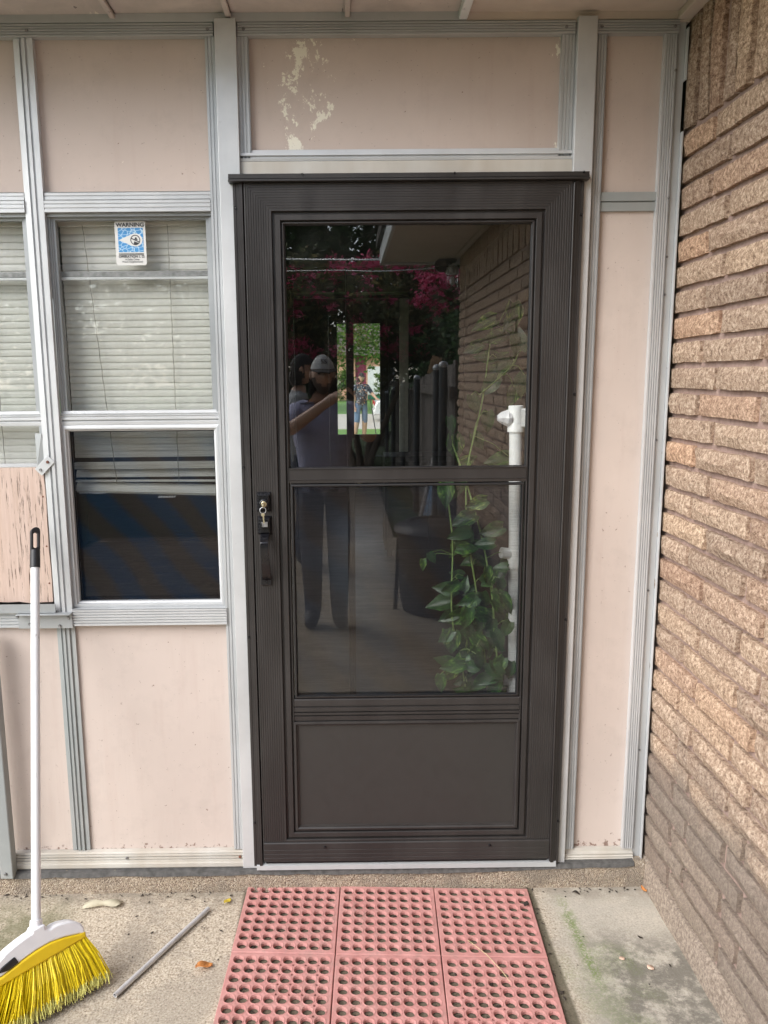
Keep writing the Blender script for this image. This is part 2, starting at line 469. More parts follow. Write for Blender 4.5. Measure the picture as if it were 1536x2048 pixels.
# ------------------------------------------------------------------ mesh helpers
class MB:
    def __init__(s):
        s.v, s.f = [], []
    def add(s, vs, fs):
        b = len(s.v)
        s.v += [tuple(p) for p in vs]
        s.f += [tuple(b + i for i in f) for f in fs]
        return s
    def box(s, x0, x1, y0, y1, z0, z1):
        return s.add([(x0, y0, z0), (x1, y0, z0), (x1, y1, z0), (x0, y1, z0), (x0, y0, z1), (x1, y0, z1), (x1, y1, z1), (x0, y1, z1)],
                     [(0, 3, 2, 1), (4, 5, 6, 7), (0, 1, 5, 4), (1, 2, 6, 5), (2, 3, 7, 6), (3, 0, 4, 7)])
    def tube(s, pts, r, n=8, caps=True, flat=None):
        """swept round (or, with flat=(a,b), rectangular-ish elliptical) section along a polyline"""
        pts = [Vector(p) for p in pts]
        rs = r if isinstance(r, (list, tuple)) else [r] * len(pts)
        b = len(s.v)
        up = None
        for i, p in enumerate(pts):
            d = (pts[min(i + 1, len(pts) - 1)] - pts[max(i - 1, 0)]).normalized()
            if up is None:
                up = Vector((0, 0, 1)) if abs(d.z) < .9 else Vector((0, 1, 0))
            a = d.cross(up).normalized()
            up = a.cross(d).normalized()
            for k in range(n):
                t = 2 * pi * k / n
                s.v.append(tuple(p + a * (rs[i] * cos(t)) + up * (rs[i] * sin(t))))
        for i in range(len(pts) - 1):
            for k in range(n):
                s.f.append((b + i * n + k, b + i * n + (k + 1) % n, b + (i + 1) * n + (k + 1) % n, b + (i + 1) * n + k))
        if caps:
            s.f.append(tuple(b + k for k in range(n))[::-1])
            s.f.append(tuple(b + (len(pts) - 1) * n + k for k in range(n)))
        return s
    def lathe(s, c, prof, n=16, axis='z'):
        """prof: list of (radius, height)"""
        b = len(s.v)
        for r, h in prof:
            for k in range(n):
                t = 2 * pi * k / n
                a, q = r * cos(t), r * sin(t)
                p = {'z': (a, q, h), 'y': (a, h, q), 'x': (h, a, q)}[axis]
                s.v.append((c[0] + p[0], c[1] + p[1], c[2] + p[2]))
        for i in range(len(prof) - 1):
            for k in range(n):
                s.f.append((b + i * n + k, b + i * n + (k + 1) % n, b + (i + 1) * n + (k + 1) % n, b + (i + 1) * n + k))
        s.f.append(tuple(b + k for k in range(n))[::-1])
        s.f.append(tuple(b + (len(prof) - 1) * n + k for k in range(n)))
        return s
    def strip_v(s, x0, x1, z0, z1, yb, prof):
        """vertical strip; prof = list of (u 0..1 across, depth towards the viewer)"""
        pts = [(x0 + (x1 - x0) * u, yb - d) for u, d in prof]
        pts = [(x0, yb)] + pts + [(x1, yb)]
        n = len(pts)
        vs = [(x, y, z0) for x, y in pts] + [(x, y, z1) for x, y in pts]
        fs = [(i, i + 1, n + i + 1, n + i) for i in range(n - 1)] + [(n - 1, 0, n, 2 * n - 1)]
        fs += [tuple(range(n))[::-1], tuple(range(n, 2 * n))]
        return s.add(vs, fs)
    def strip_h(s, x0, x1, z0, z1, yb, prof):
        pts = [(z0 + (z1 - z0) * u, yb - d) for u, d in prof]
        pts = [(z0, yb)] + pts + [(z1, yb)]
        n = len(pts)
        vs = [(x0, y, z) for z, y in pts] + [(x1, y, z) for z, y in pts]
        fs = [(n + i, n + i + 1, i + 1, i) for i in range(n - 1)] + [(0, n - 1, 2 * n - 1, n)]
        fs += [tuple(range(n)), tuple(range(n, 2 * n))[::-1]]
        return s.add(vs, fs)
    def loop(s, x0, x1, z0, z1, yb, prof):
        """mitred rectangular frame; prof = list of (inset, depth towards the viewer)"""
        b = len(s.v)
        for i, d in prof:
            s.v += [(x0 + i, yb - d, z0 + i), (x1 - i, yb - d, z0 + i), (x1 - i, yb - d, z1 - i), (x0 + i, yb - d, z1 - i)]
        for k in range(len(prof) - 1):
            for q in range(4):
                r = (q + 1) % 4
                s.f.append((b + k * 4 + q, b + k * 4 + r, b + k * 4 + 4 + r, b + k * 4 + 4 + q))
        return s
    def prism(s, poly, o, ax, ay, d):
        """polygon given in the plane (ax, ay) at o, extruded by vector d"""
        o, ax, ay, d = Vector(o), Vector(ax), Vector(ay), Vector(d)
        n = len(poly)
        vs = [o + ax * a + ay * c for a, c in poly]
        vs += [p + d for p in vs]
        return s.add(vs, [tuple(range(n))[::-1], tuple(range(n, 2 * n))] + [(i, (i + 1) % n, n + (i + 1) % n, n + i) for i in range(n)])
    def ball(s, c, r, n=10, m=6):
        rx, ry, rz = r if isinstance(r, (tuple, list)) else (r, r, r)
        b = len(s.v)
        for j in range(m + 1):
            th = pi * j / m
            for k in range(n):
                t = 2 * pi * k / n
                s.v.append((c[0] + rx * sin(th) * cos(t), c[1] + ry * sin(th) * sin(t), c[2] + rz * cos(th)))
        for j in range(m):
            for k in range(n):
                s.f.append((b + j * n + k, b + (j + 1) * n + k, b + (j + 1) * n + (k + 1) % n, b + j * n + (k + 1) % n))
        return s
    def mesh(s, name, mat, smooth=0, rec=True):
        me = bpy.data.meshes.new(name)
        me.from_pydata(s.v, [], s.f)
        if mat:
            for q in (mat if isinstance(mat, (list, tuple)) else [mat]):
                me.materials.append(MATS[q])
        me.update()
        if rec:
            import bmesh
            bm = bmesh.new()
            bm.from_mesh(me)
            bmesh.ops.recalc_face_normals(bm, faces=bm.faces)
            bm.to_mesh(me)
            bm.free()
        if smooth:
            me.polygons.foreach_set('use_smooth', [True] * len(me.polygons))
            me.set_sharp_from_angle(angle=R(smooth))
        return me
    def build(s, name, mat, parent=None, smooth=0, bevel=0, rec=True):
        o = link(name, s.mesh(name, mat, smooth, rec), parent)
        if bevel:
            b = o.modifiers.new('bevel', 'BEVEL')
            b.width = bevel
            b.segments = 2
            b.limit_method = 'ANGLE'
        return o

def link(name, data, parent=None):
    o = bpy.data.objects.new(name, data)
    COL.objects.link(o)
    if parent:
        o.parent = parent
        o.matrix_parent_inverse = Matrix.Translation(-parent.location) if parent.type == 'EMPTY' else Matrix()
    return o
def empty(name, loc, label, cat, group=None):
    o = bpy.data.objects.new(name, None)
    o.empty_display_size = .1
    o.location = loc
    COL.objects.link(o)
    tag(o, label, cat, group)
    return o
def tag(o, label=None, cat=None, group=None, kind=None):
    for k, v in (('label', label), ('category', cat), ('group', group), ('kind', kind)):
        if v:
            o[k] = v
    return o
def structure(o):
    o['kind'] = 'structure'
    return o
def stuff(o):
    o['kind'] = 'stuff'
    return o
def ridges(n, d=.012, g=.0022, edge=.0):
    """profile of n ribs with grooves between"""
    p = [(0, d)]
    for i in range(n):
        a, b = i / n, (i + 1) / n
        w = (b - a)
        p += [(a + w * .12, d), (a + w * .70, d), (a + w * .80, d - g), (a + w * .97, d - g)]
    p += [(1, d)]
    return p
FLAT = lambda d: [(0, d - .0012), (.03, d), (.97, d), (1, d - .0012)]
def bolt(parent, x, y, z, r=.0045, mat='dull_steel', h=.004, name='screw'):
    return MB().lathe((x, y, z), [(r, 0), (r, -h * .5), (r * .7, -h), (r * .2, -h * .8)], 10, 'y').build(name, mat, parent, 40)

# ------------------------------------------------------------------ ground
GZ = -.07
g = MB().add([(-150, -150, -.16), (150, -150, -.16), (150, 150, -.16), (-150, 150, -.16)], [(0, 1, 2, 3)])
t = NT('lawn')
n = t.noise(40, 5, .7)
t.set(color=t.ramp(n, (.3, (.030, .062, .014)), (.7, (.085, .15, .035))), rough=.9, normal=t.bump(t.noise(120, 4), .8, .03))
MATS['lawn'] = t.m
structure(g.build('ground', 'lawn'))
# patio slab: fine grid with a slightly uneven top
mb = MB()
NX, NY = 60, 60
xs = [-2.6 + 3.35 * i / NX for i in range(NX + 1)]
ys = [-5.4 + 5.42 * j / NY for j in range(NY + 1)]
rr = random.Random(3)
mb.v = [(x, y, GZ + .003 * sin(3.1 * x + y) * sin(2.3 * y + .7) * (1 if y < -.3 else .3) - .002) for y in ys for x in xs]
mb.f = [(j * (NX + 1) + i, j * (NX + 1) + i + 1, (j + 1) * (NX + 1) + i + 1, (j + 1) * (NX + 1) + i) for j in range(NY) for i in range(NX)]
b = len(mb.v)
mb.add([(-2.6, -5.4, -.16), (.75, -5.4, -.16), (.75, -5.4, GZ), (-2.6, -5.4, GZ)], [(0, 1, 2, 3)])
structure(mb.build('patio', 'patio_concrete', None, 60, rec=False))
plain('path_concrete', (.30, .26, .21), .9, bump=.4, scale=14, var=.25)
structure(MB().box(-1.05, .30, -13.2, -5.42, -.2, -.085).build('garden_path', 'path_concrete'))

# concrete sill under the wall, a step above the patio
sill = empty('concrete_sill', (-.6, -.02, GZ), 'long low exposed-aggregate concrete sill under the house wall', 'sill')
mb = MB()
prof = [(-.052, GZ - .05), (-.050, GZ + .004), (-.0465, -.035), (-.0445, -.014), (-.038, -.006), (.06, -.006), (.06, GZ - .05)]
N = 90
for i in range(N + 1):
    x = -2.6 + (.735 + 2.6) * i / N
    for j, (y, z) in enumerate(prof):
        k = random.uniform(-.0025, .0025) if 0 < j < 5 else 0
        # the wall base runs slightly higher at the right
        mb.v.append((x, y + k, z + k + (.012 * max(0, (x - .1) / .6) if j in (3, 4, 5) else 0)))
m = len(prof)
for i in range(N):
    for j in range(m - 1):
        mb.f.append((i * m + j, (i + 1) * m + j, (i + 1) * m + j + 1, i * m + j + 1))
mb.build('sill_block', 'aggregate', sill, 50)

plain('sealant', (.09, .088, .085), .8, var=.4, scale=60, bump=.4)
se = MB()
for i in range(81):
    x = -2.6 + 3.30 * i / 80
    k = random.uniform(-.002, .002)
    r_ = .012 * max(0, (x - .1) / .6)
    se.v += [(x, -.0500 + k * .6, -.017 + k + r_), (x, -.0455 + k * .6, -.0040 + r_), (x, -.01, -.0030 + r_)]
se.f = [(3 * i + j, 3 * i + 3 + j, 3 * i + 4 + j, 3 * i + 1 + j) for i in range(80) for j in range(2)]
se.build('sealant', 'sealant', sill, 50)

# ------------------------------------------------------------------ house wall of panels and aluminium trim
house = empty('house_wall', (-.6, 0, 0), 'pale pink panelled house wall framed in ribbed aluminium strips', 'wall')
def panel(x0, x1, z0, z1, mat, y=0.0, name='wall_panel'):
    return MB().box(x0, x1, y, y + .012, z0, z1).build(name, mat, house, bevel=.001)
def vstrip(name, x0, x1, z0, z1, n, d=.016, mat='aluminium', yb=-.0005):
    return MB().strip_v(x0, x1, z0, z1, yb, ridges(n, d)).build(name, mat, house)
def hstrip(name, x0, x1, z0, z1, n, d=.016, mat='aluminium', yb=-.0005):
    return MB().strip_h(x0, x1, z0, z1, yb, ridges(n, d)).build(name, mat, house)
# panels
panel(-.985, -.520, 1.975, 2.375, 'pink_panel_flecked')
panel(-1.50, -1.020, 1.975, 2.375, 'pink_panel')
panel(-2.6, -1.53, .03, 2.375, 'pink_panel')
tp = panel(-.43, .415, 2.06, 2.372, 'pink_panel_peeling')
tag(tp, 'panel above the door with cream patches where the pink paint has peeled')
panel(.512, .683, 1.965, 2.372, 'pink_panel')
panel(.515, .683, .025, 1.925, 'pink_panel_lower')
panel(-.985, -.515, .035, .782, 'pink_panel_lower')
panel(-1.50, -1.022, .035, .780, 'pink_panel_lower')
# head: flat strip and ribbed rail in three lengths, hidden strip above the rail to the soffit
MB().strip_h(-2.6, .15, 2.393, 2.415, .004, FLAT(.026)).build('head_flashing', 'aluminium', house)
MB().box(.1505, .735, -.018, .02, 2.388, 2.43).build('head_board', 'soffit_tan', house, bevel=.002)
for x0, x1, bs in ((-2.6, -.507, (-.988, -.521)), (-.444, .435, (-.428, .411)), (.490, .706, (.503, .694))):
    rl = MB().strip_h(x0, x1, 2.360, 2.3925, -.0005, ridges(5, .021, .003)).build('head_rail', 'aluminium', house)
    for bx in bs:
        bolt(rl, bx, -.0215, 2.3755, .0042)
# posts either side of the door
for x0, x1 in ((-.502, -.446), (.438, .4885)):
    MB().box(x0, x1, -.035, .03, -.003, 2.397).build('post', 'aluminium_white', house, bevel=.0015)
vstrip('trim_strip', -.530, -.5025, .050, 2.3595, 3)
vstrip('trim_strip', -.4455, -.417, 2.052, 2.3595, 3, mat='aluminium')
vstrip('trim_strip', .402, .4375, 2.052, 2.3595, 4)
vstrip('trim_strip', .489, .5195, .036, 2.3595, 4)
# corner channel against the brick
MB().strip_v(.671, .7035, .036, 2.3595, -.0005, ridges(5, .018, .004)).build('trim_strip', 'aluminium_white', house)
MB().strip_v(.7037, .7265, -.004, 2.388, .004, FLAT(.016)).build('corner_channel', 'aluminium', house)
for z0, z1 in ((.0, 2.118), (2.245, 2.372)):
    MB().box(.7267, .7295, -.026, .004, z0, z1).build('channel_lip', 'aluminium_white', house)
for z in (2.27, 1.952, 1.80, 1.70, 1.30, .86, .36):
    bolt(house, .7025 if z > 1.9 else .709, -.0185 if z > 1.9 else -.0125, z, .0035)
# right transom trim
MB().strip_h(.5197, .6708, 1.921, 1.969, -.0005, [(0, .008), (.45, .010), (.46, .006), (.52, .006), (.53, .012), (1, .012)]).build('transom_strip', 'painted_grey', house)
MB().strip_h(.466, .7035, .003, .0355, -.0005, [(0, .024), (.15, .026), (.2, .022), (.33, .024), (.4, .02), (.6, .021), (.66, .012), (1, .010)]).build('base_rail', 'dirty_rail', house)
# sill of the panel above the door and the bare bar under it
MB().strip_h(-.4455, .4375, 2.0525, 2.083, -.0005, [(0, .020), (.22, .022), (.26, .016), (.42, .016), (.46, .021), (.7, .019), (.74, .012), (1, .010)]).build('transom_sill', 'aluminium_white', house)
MB().strip_h(-.4455, .4375, 2.013, 2.051, .01, FLAT(.034)).build('door_header', 'dirty_rail', house)
# mullion between the two windows
MB().strip_v(-1.029, -.9765, .815, 2.3595, -.0005, [(0, .012), (.30, .014), (.32, .008), (.42, .008), (.44, .018), (.60, .018), (.62, .013), (.70, .013), (.72, .018), (1, .018)]).build('mullion', 'aluminium_white', house)
MB().strip_v(-1.030, -.9765, .048, .768, -.0005, [(0, .006), (.22, .007), (.24, .003), (.30, .003), (.33, .010), (.46, .010), (.48, .006), (.54, .006), (.57, .010), (.70, .010), (.73, .004), (.78, .004), (.80, .007), (1, .007)]).build('lower_mullion', 'painted_grey', house)
MB().strip_v(-1.545, -1.492, .048, 2.3595, -.0005, ridges(4, .018)).build('mullion', 'aluminium_white', house)
# bands over the windows
for x0, x1 in ((-.976, -.5305), (-1.4915, -1.0295)):
    hstrip('window_head_band', x0, x1, 1.9605, 1.980, 2, .014, 'aluminium_white')
    hstrip('window_head_band', x0, x1, 1.928, 1.9595, 3, .018, 'aluminium_white')
    MB().strip_h(x0, x1, 1.9185, 1.9275, .0, FLAT(.006)).build('window_head_band', 'aluminium_grey', house)
# base rail left of the door
br = MB().strip_h(-2.6, -.4985, -.004, .0465, -.0005, [(0, .026), (.10, .030), (.34, .030), (.36, .026), (.42, .026), (.44, .026), (.50, .026), (.52, .020), (.56, .020), (.58, .024), (.66, .024), (.68, .018), (.72, .018), (.74, .023), (.82, .023), (.84, .017), (.88, .017), (.90, .020), (1, .018)]).build('base_rail', 'dirty_rail', house)
for x, mt in ((-.86, 'dull_steel'), (-.512, 'rust')):
    bolt(br, x, -.0235, .029, .0045, mt)
# downspout at the left edge
ds = MB().box(-1.236, -1.197, -.062, -.028, -.012, .757).build('downspout', 'painted_grey', house, bevel=.003)
bolt(ds, -1.219, -.062, .006, .005)

# ---- windows (parts of the wall): frame with sash rail, panes, screen and sill as sub-parts
def window(x0, x1, full):
    zb = 1.3565
    fr = MB().loop(x0, x1, zb, 1.9300, .03, [(0, 0), (0, .0293), (.004, .0300), (.007, .0300), (.0075, .026), (.011, .026), (.0115, .023), (.018, .023), (.0185, .004)]).build('window', 'aluminium_grey', house)
    MB().strip_h(x0 + .001, x1 - .001, 1.357, 1.397, .012, [(0, .016), (.22, .017), (.30, .012), (.36, .012), (.38, .017), (.52, .017), (.56, .014), (.66, .017), (.70, .013), (.80, .016), (.84, .012), (1, .011)]).build('sash_rail', 'aluminium_white', fr)
    MB().box(x0 + .017, x1 - .017, .020, .0235, 1.390, 1.90).build('pane', 'window_glass', fr)
    MB().box(x0 + .017, x1 - .017, .030, .038, 1.765, 1.780).build('check_rail', 'dull_steel', fr, bevel=.001)
    MB().box(x0 + .017, x1 - .017, .029, .040, 1.757, 1.7645).build('check_rail', 'aluminium_white', fr, bevel=.001)
    MB().box(x0 + .017, x1 - .017, .0335, .0365, 1.390, 1.7565).build('pane', 'window_glass', fr)
    if full:
        MB().loop(x0, x1, .824, 1.3563, .03, [(0, 0), (0, .034), (.006, .036), (.0105, .036), (.0125, .030), (.0165, .028), (.017, .0)]).build('lower_sash', 'aluminium_white', fr)
        MB().loop(x0 + .016, x1 - .016, .840, 1.3405, .02, [(0, 0), (0, .004), (.003, .005), (.0045, .002)]).build('screen_gasket', 'black_gasket', fr)
        MB().add([(x0 + .017, .013, .841), (x1 - .017, .013, .841), (x1 - .017, .013, 1.340), (x0 + .017, .013, 1.340)], [(0, 1, 2, 3)]).build('insect_screen', 'window_screen', fr)
        MB().box(x0 + .016, x1 - .016, .030, .033, .84, 1.34).build('pane', 'screened_glass', fr)
        MB().strip_h(x0 - .002, x1 + .004, .7735, .8235, -.0005, ridges(6, .022, .0035)).build('window_sill', 'aluminium_white', fr)
    else:
        MB().strip_v(x1 - .010, x1, 1.24, 1.3563, .02, FLAT(.024)).build('side_track', 'aluminium_grey', fr)
        MB().box(x0 + .016, x1 - .008, .030, .033, 1.20, 1.357).build('pane', 'window_glass', fr)
        MB().box(x0 + .016, x1 - .008, .012, .028, 1.2395, 1.247).build('lower_stop', 'aluminium_white', fr)
    return fr
window(-.9765, -.5305, True)
window(-1.4915, -1.0295, False)
# plywood patch, angle sill and brackets under the left window
pw = MB()
n = 14
rr = random.Random(5)
pts = [(-1.4915, .846)] + [(-1.4915 + (.457) * i / n, .843 + rr.uniform(-.003, .003)) for i in range(1, n)] + [(-1.0345, .844)]
pts += [(-1.0335 + rr.uniform(-.0015, .0015), .86 + .36 * i / 8) for i in range(9)] + [(-1.0305, 1.2385), (-1.4915, 1.2385)]
pw.prism(pts, (0, -.010, 0), (1, 0, 0), (0, 0, 1), (0, .012, 0))
pwo = pw.build('plywood_patch', 'cracked_wood', house)
tag(pwo, 'plywood sheet with cracked flaking pink paint')
for z in (1.155, 1.01, .90):
    bolt(pwo, -1.0405, -.010, z, .0028, 'rust', .001)
MB().prism([(0, 0), (.030, 0), (.030, .003), (.003, .003), (.003, .026), (0, .026)], (-1.4915, -.030, .8165), (0, 1, 0), (0, 0, 1), (.470, 0, 0)).build('angle_sill', 'aluminium_grey', house)
bk = MB().box(-1.133, -.9755, -.0265, -.0235, .7685, .8125).box(-1.133, -.9755, -.045, -.0005, .8128, .8150).build('angle_bracket', 'aluminium_grey', house, bevel=.0008)
for x, z in ((-1.013, .776), (-.987, .800), (-1.135, .805), (-1.10, .782)):
    bolt(bk, x, -.0265, z, .0045)
MB().strip_h(-1.4915, -1.0305, .7685, .8160, -.0005, ridges(5, .016, .003)).build('lower_window_band', 'aluminium', house)
fl = MB().box(-1.0525, -1.0300, -.0035, -.0015, 1.243, 1.335)
fl.v = [(x + (.004 if z < 1.3 and x > -1.04 else 0), y - (.012 if z > 1.3 and x > -1.04 else 0), z) for x, y, z in fl.v]
fl.build('bent_flap', 'aluminium_grey', house)
c0, c1 = Vector((-1.041, 0, 1.229)), Vector((-1.008, 0, 1.262))
dd = (c1 - c0).normalized()
nn = Vector((-dd.z, 0, dd.x)) * .0135
pl = MB().prism([(0, 0)] * 0 + [(-.004, -1), ((c1 - c0).length + .004, -1), ((c1 - c0).length + .004, 1), (-.004, 1)], c0 + Vector((0, -.022, 0)), dd, nn, (0, .003, 0)).build('turn_plate', 'aluminium_white', house, bevel=.0006)
bolt(pl, -1.037, -.022, 1.2335, .0042)
bolt(pl, -1.0155, -.022, 1.2555, .0042, 'rust')

# ------------------------------------------------------------------ blinds (hang inside)
def slat_mesh(w):
    mb = MB()
    sec = [(-.0122, -.0018), (-.006, .0006), (0, .0014), (.006, .0006), (.0122, -.0018)]
    for x in (-w / 2, w / 2):
        mb.v += [(x, a, b) for a, b in sec]
    mb.f = [(i, i + 1, 5 + i + 1, 5 + i) for i in range(4)]
    return mb.mesh('slat', 'blind_slat', 80, rec=False)
def blind(x0, x1, zt, zb, label, mess):
    bl = empty('window_blind', ((x0 + x1) / 2, .065, zb), label, 'blind')
    me = slat_mesh(x1 - x0)
    z = zt
    rr = random.Random(int(zb * 100))
    MB().box(x0, x1, .05, .078, zt + .006, zt + .03).build('head_rail', 'blind_slat', bl)
    cx = (x0 + x1) / 2
    i = 0
    def put(z, tilt, roll=0, dy=0):
        o = link('slat', me, bl)
        o.location = (cx, .066 + dy, z)
        o.rotation_euler = (tilt, roll, 0)
    while z > zb:
        put(z, R(73 + rr.uniform(-2, 2)), R(rr.uniform(-.12, .12)))
        z -= .0196
    if mess:
        for dz in (.018, .023, .028, .033):
            put(zb - dz, R(6), R(0), -.004)
        put(zb - .050, R(60), R(.05))
        put(zb - .0715, R(6), R(.45), -.003)
        put(zb - .0890, R(46), R(1.6), -.004)
        put(zb - .0990, R(20), R(1.7), -.006)
        br = MB().box(x0, x1, .055, .077, -.005, .004)
        br.v = [(x, y, z + zb - .107 - (x - cx) * .034) for x, y, z in br.v]
        br.build('bottom_rail', 'blind_slat', bl, bevel=.002)
    else:
        MB().box(x0, x1, .055, .077, zb - .012, zb - .003).build('bottom_rail', 'blind_slat', bl, bevel=.002)
    for fx, slant in ((.16, .075), (.72, 0.0)):
        xx = x0 + (x1 - x0) * fx
        zz = [zt + .01 - (zt - zb + (.09 if mess else 0)) * k / 24 for k in range(25)]
        MB().tube([(xx + slant * (zt - q) * (1.0 if mess else .4) + .0015 * (k % 2), .0508, q) for k, q in enumerate(zz)], .0011, 5).build('ladder_cord', 'cord', bl)
    if mess:                                          # loose loops of cord under the crooked bottom rail
        pts = []
        for k in range(60):
            u = k / 59
            pts.append((x0 + .01 + .075 * u + .003 * cos(k * 1.1), .05, zb - .103 - .004 * abs(sin(k * .45)) - .002 * u))
        MB().tube(pts, .0009, 4).build('loose_cord', 'white_plastic', bl)
        pts = [(cx + .03 + .05 * k / 50 + .004 * cos(k * .8), .05, zb - .116 - .006 * abs(sin(k * .4))) for k in range(51)]
        MB().tube(pts, .0009, 4).build('loose_cord', 'white_plastic', bl)
    return bl
blind(-.966, -.546, 1.898, 1.262, 'cream slatted blind with a crooked bottom edge in the window beside the door', True)
blind(-1.482, -1.045, 1.898, 1.225, 'cream slatted blind hanging straight behind the leftmost window, cut by the photo edge', False)

# ------------------------------------------------------------------ warning sticker on the window
st = empty('warning_sticker', (-.759, .0190, 1.794), 'white and blue WARNING sticker on the window glass', 'sticker')
def rrect(x0, x1, z0, z1, r, n=4):
    p = []
    for cx_, cz_, a0 in ((x1 - r, z0 + r, -90), (x1 - r, z1 - r, 0), (x0 + r, z1 - r, 90), (x0 + r, z0 + r, 180)):
        for k in range(n + 1):
            a = R(a0 + 90 * k / n)
            p.append((cx_ + r * cos(a), cz_ + r * sin(a)))
    return p
def flat(name, poly, y, mat, d=.0003):
    return MB().prism(poly, (0, y, 0), (1, 0, 0), (0, 0, 1), (0, d, 0)).build(name, mat, st)
SX0, SX1, SZ0, SZ1 = -.801, -.717, 1.794, 1.910
W_, H_ = SX1 - SX0, SZ1 - SZ0
sp = lambda u, v: (SX0 + W_ * u, SZ1 - H_ * v)
flat('backing', rrect(SX0, SX1, SZ0, SZ1, .006), .0190, 'sticker_white', .0008)
a, b = sp(.10, .15), sp(.92, .70)
flat('blue_field', rrect(a[0], b[0], b[1], a[1], .002), .0186, 'sticker_blue')
tear = [sp(.12, .425)]
for k in range(13):
    aa = R(115 - 230 * k / 12)
    tear.append(sp(.66 + .235 * cos(aa), .425 - .150 * sin(aa)))
flat('eye_shape', tear, .0182, 'sticker_white')
ring = MB()
for k in range(24):
    aa = 2 * pi * k / 24
    for r in (.135, .162):
        q = sp(.66 + r * cos(aa), .425 - r * sin(aa) * W_ / H_)
        ring.v.append((q[0], .0178, q[1]))
ring.f = [(2 * k, 2 * ((k + 1) % 24), 2 * ((k + 1) % 24) + 1, 2 * k + 1) for k in range(24)]
ring.build('ring', 'sticker_black', st)
flat('slash', [sp(.53, .375), sp(.80, .465), sp(.79, .485), sp(.525, .40)], .0177, 'sticker_black')
flat('figure_body', [sp(.625, .455), sp(.77, .495), sp(.74, .52), sp(.67, .533), sp(.60, .52)], .0176, 'sticker_black')
flat('figure_hat', [sp(.625, .405), sp(.65, .395), sp(.66, .365), sp(.70, .365), sp(.71, .395), sp(.75, .43), sp(.70, .425)], .0176, 'sticker_black')
def text(s, u, v, width, h, bold=.0, parent=None, mat='sticker_black', yy=.0182):
    cu = bpy.data.curves.new('lettering', 'FONT')
    cu.body = s
    cu.size = 1
    cu.offset = bold
    cu.align_x = 'CENTER'
    tmp = bpy.data.objects.new('tmp', cu)
    COL.objects.link(tmp)
    bpy.context.view_layer.update()
    me = bpy.data.meshes.new_from_object(tmp.evaluated_get(bpy.context.evaluated_depsgraph_get()))
    bpy.data.objects.remove(tmp)
    xs = [q.co.x for q in me.vertices]
    zs = [q.co.y for q in me.vertices]
    x0, x1, z0, z1 = min(xs), max(xs), min(zs), max(zs)
    for q in me.vertices:
        X, Z = sp(u, v)
        q.co = (X + (q.co.x - (x0 + x1) / 2) / (x1 - x0) * width * W_, yy, Z + (q.co.y - (z0 + z1) / 2) / (z1 - z0) * h * H_)
    me.name = 'lettering'
    me.materials.append(MATS[mat])
    return link('lettering', me, parent or st)
text('WARNING', .50, .080, .92, .093, .03)
text('OPERATION I. D.', .52, .800, .86, .058, .02)
text('A Dallas Crime', .53, .865, .46, .045, .01)
text('Watch Neighborhood', .53, .925, .68, .052, .01)
for v in (.728, .752):
    for k in range(16):
        u = .10 + .82 * k / 16
        flat('small_print', [sp(u, v), sp(u + .043, v), sp(u + .043, v + .012), sp(u, v + .012)], .0182, 'sticker_black')

# ------------------------------------------------------------------ storm door
door = empty('storm_door', (0, -.03, .02), 'dark bronze aluminium storm door with a glass pane over a screened pane', 'door')
DX, Z0, Z1 = .436, .028, 1.991
prof = [(0, 0), (0, .037), (.0015, .038)]
i0 = .004
for k in range(10):
    a = i0 + k * .0065
    prof += [(a, .038), (a + .0008, .0371), (a + .0018, .0371), (a + .0024, .038)]
prof += [(.0705, .038), (.0715, .0365), (.0725, .029), (.0785, .029), (.0795, .036), (.0805, .0372), (.0935, .0372), (.0945, .036), (.0950, .026), (.0970, .026), (.0975, .031), (.0990, .0325), (.1015, .0325), (.1030, .030), (.1032, .004)]
leaf = MB().loop(-DX, DX, Z0, Z1, -.012, prof).build('door_frame', 'bronze_enamel', door)
IX, IZ0, IZ1 = DX - .103, Z0 + .103, Z1 - .103
MB().strip_h(-IX, IX, 1.190, 1.233, -.012, [(0, .026), (.02, .033), (.22, .034), (.25, .0355), (.28, .034), (.92, .034), (.94, .0365), (.99, .0365), (1, .03)]).build('mid_rail', 'bronze_enamel', door)
MB().strip_h(-IX, IX, .478, .548, -.012, [(0, .024), (.03, .030), (.22, .031), (.24, .027), (.28, .027), (.30, .033), (.38, .033), (.40, .028), (.44, .028), (.46, .034), (.62, .034), (.64, .029), (.67, .029), (.70, .033), (.96, .033), (1, .03)]).build('lower_rail', 'bronze_enamel', door)
MB().box(-IX, IX, -.0345, -.0305, 1.231, IZ1).build('glass_pane', 'door_glass', door)
MB().loop(-IX, IX, 1.231, IZ1, -.034, [(0, .004), (.002, .0035), (.0035, .001)]).build('gasket', 'black_gasket', door)
MB().box(-IX, IX, -.0305, -.0270, .546, 1.190).build('glass_pane', 'door_glass', door)
sg = MB().loop(-IX + .0035, IX - .0035, .551, 1.1870, -.032, [(0, .002), (0, .012), (.0025, .013), (.006, .013), (.0075, .008), (.0085, .004)]).build('screen_frame', 'black_gasket', door)
MB().loop(-IX + .0065, IX - .0065, .554, 1.1840, -.0449, [(0, .0), (.0005, .0012), (.0018, .0012), (.0022, 0)]).build('screen_bead', 'bronze_enamel', sg)
MB().add([(-IX + .011, -.0385, .559), (IX - .011, -.0385, .559), (IX - .011, -.0385, 1.180), (-IX + .011, -.0385, 1.180)], [(0, 1, 2, 3)]).build('insect_screen', 'door_screen', sg)
kp = MB().box(-IX, IX, -.0385, -.02, IZ0, .4778).build('kick_panel', 'kick_metal', door)
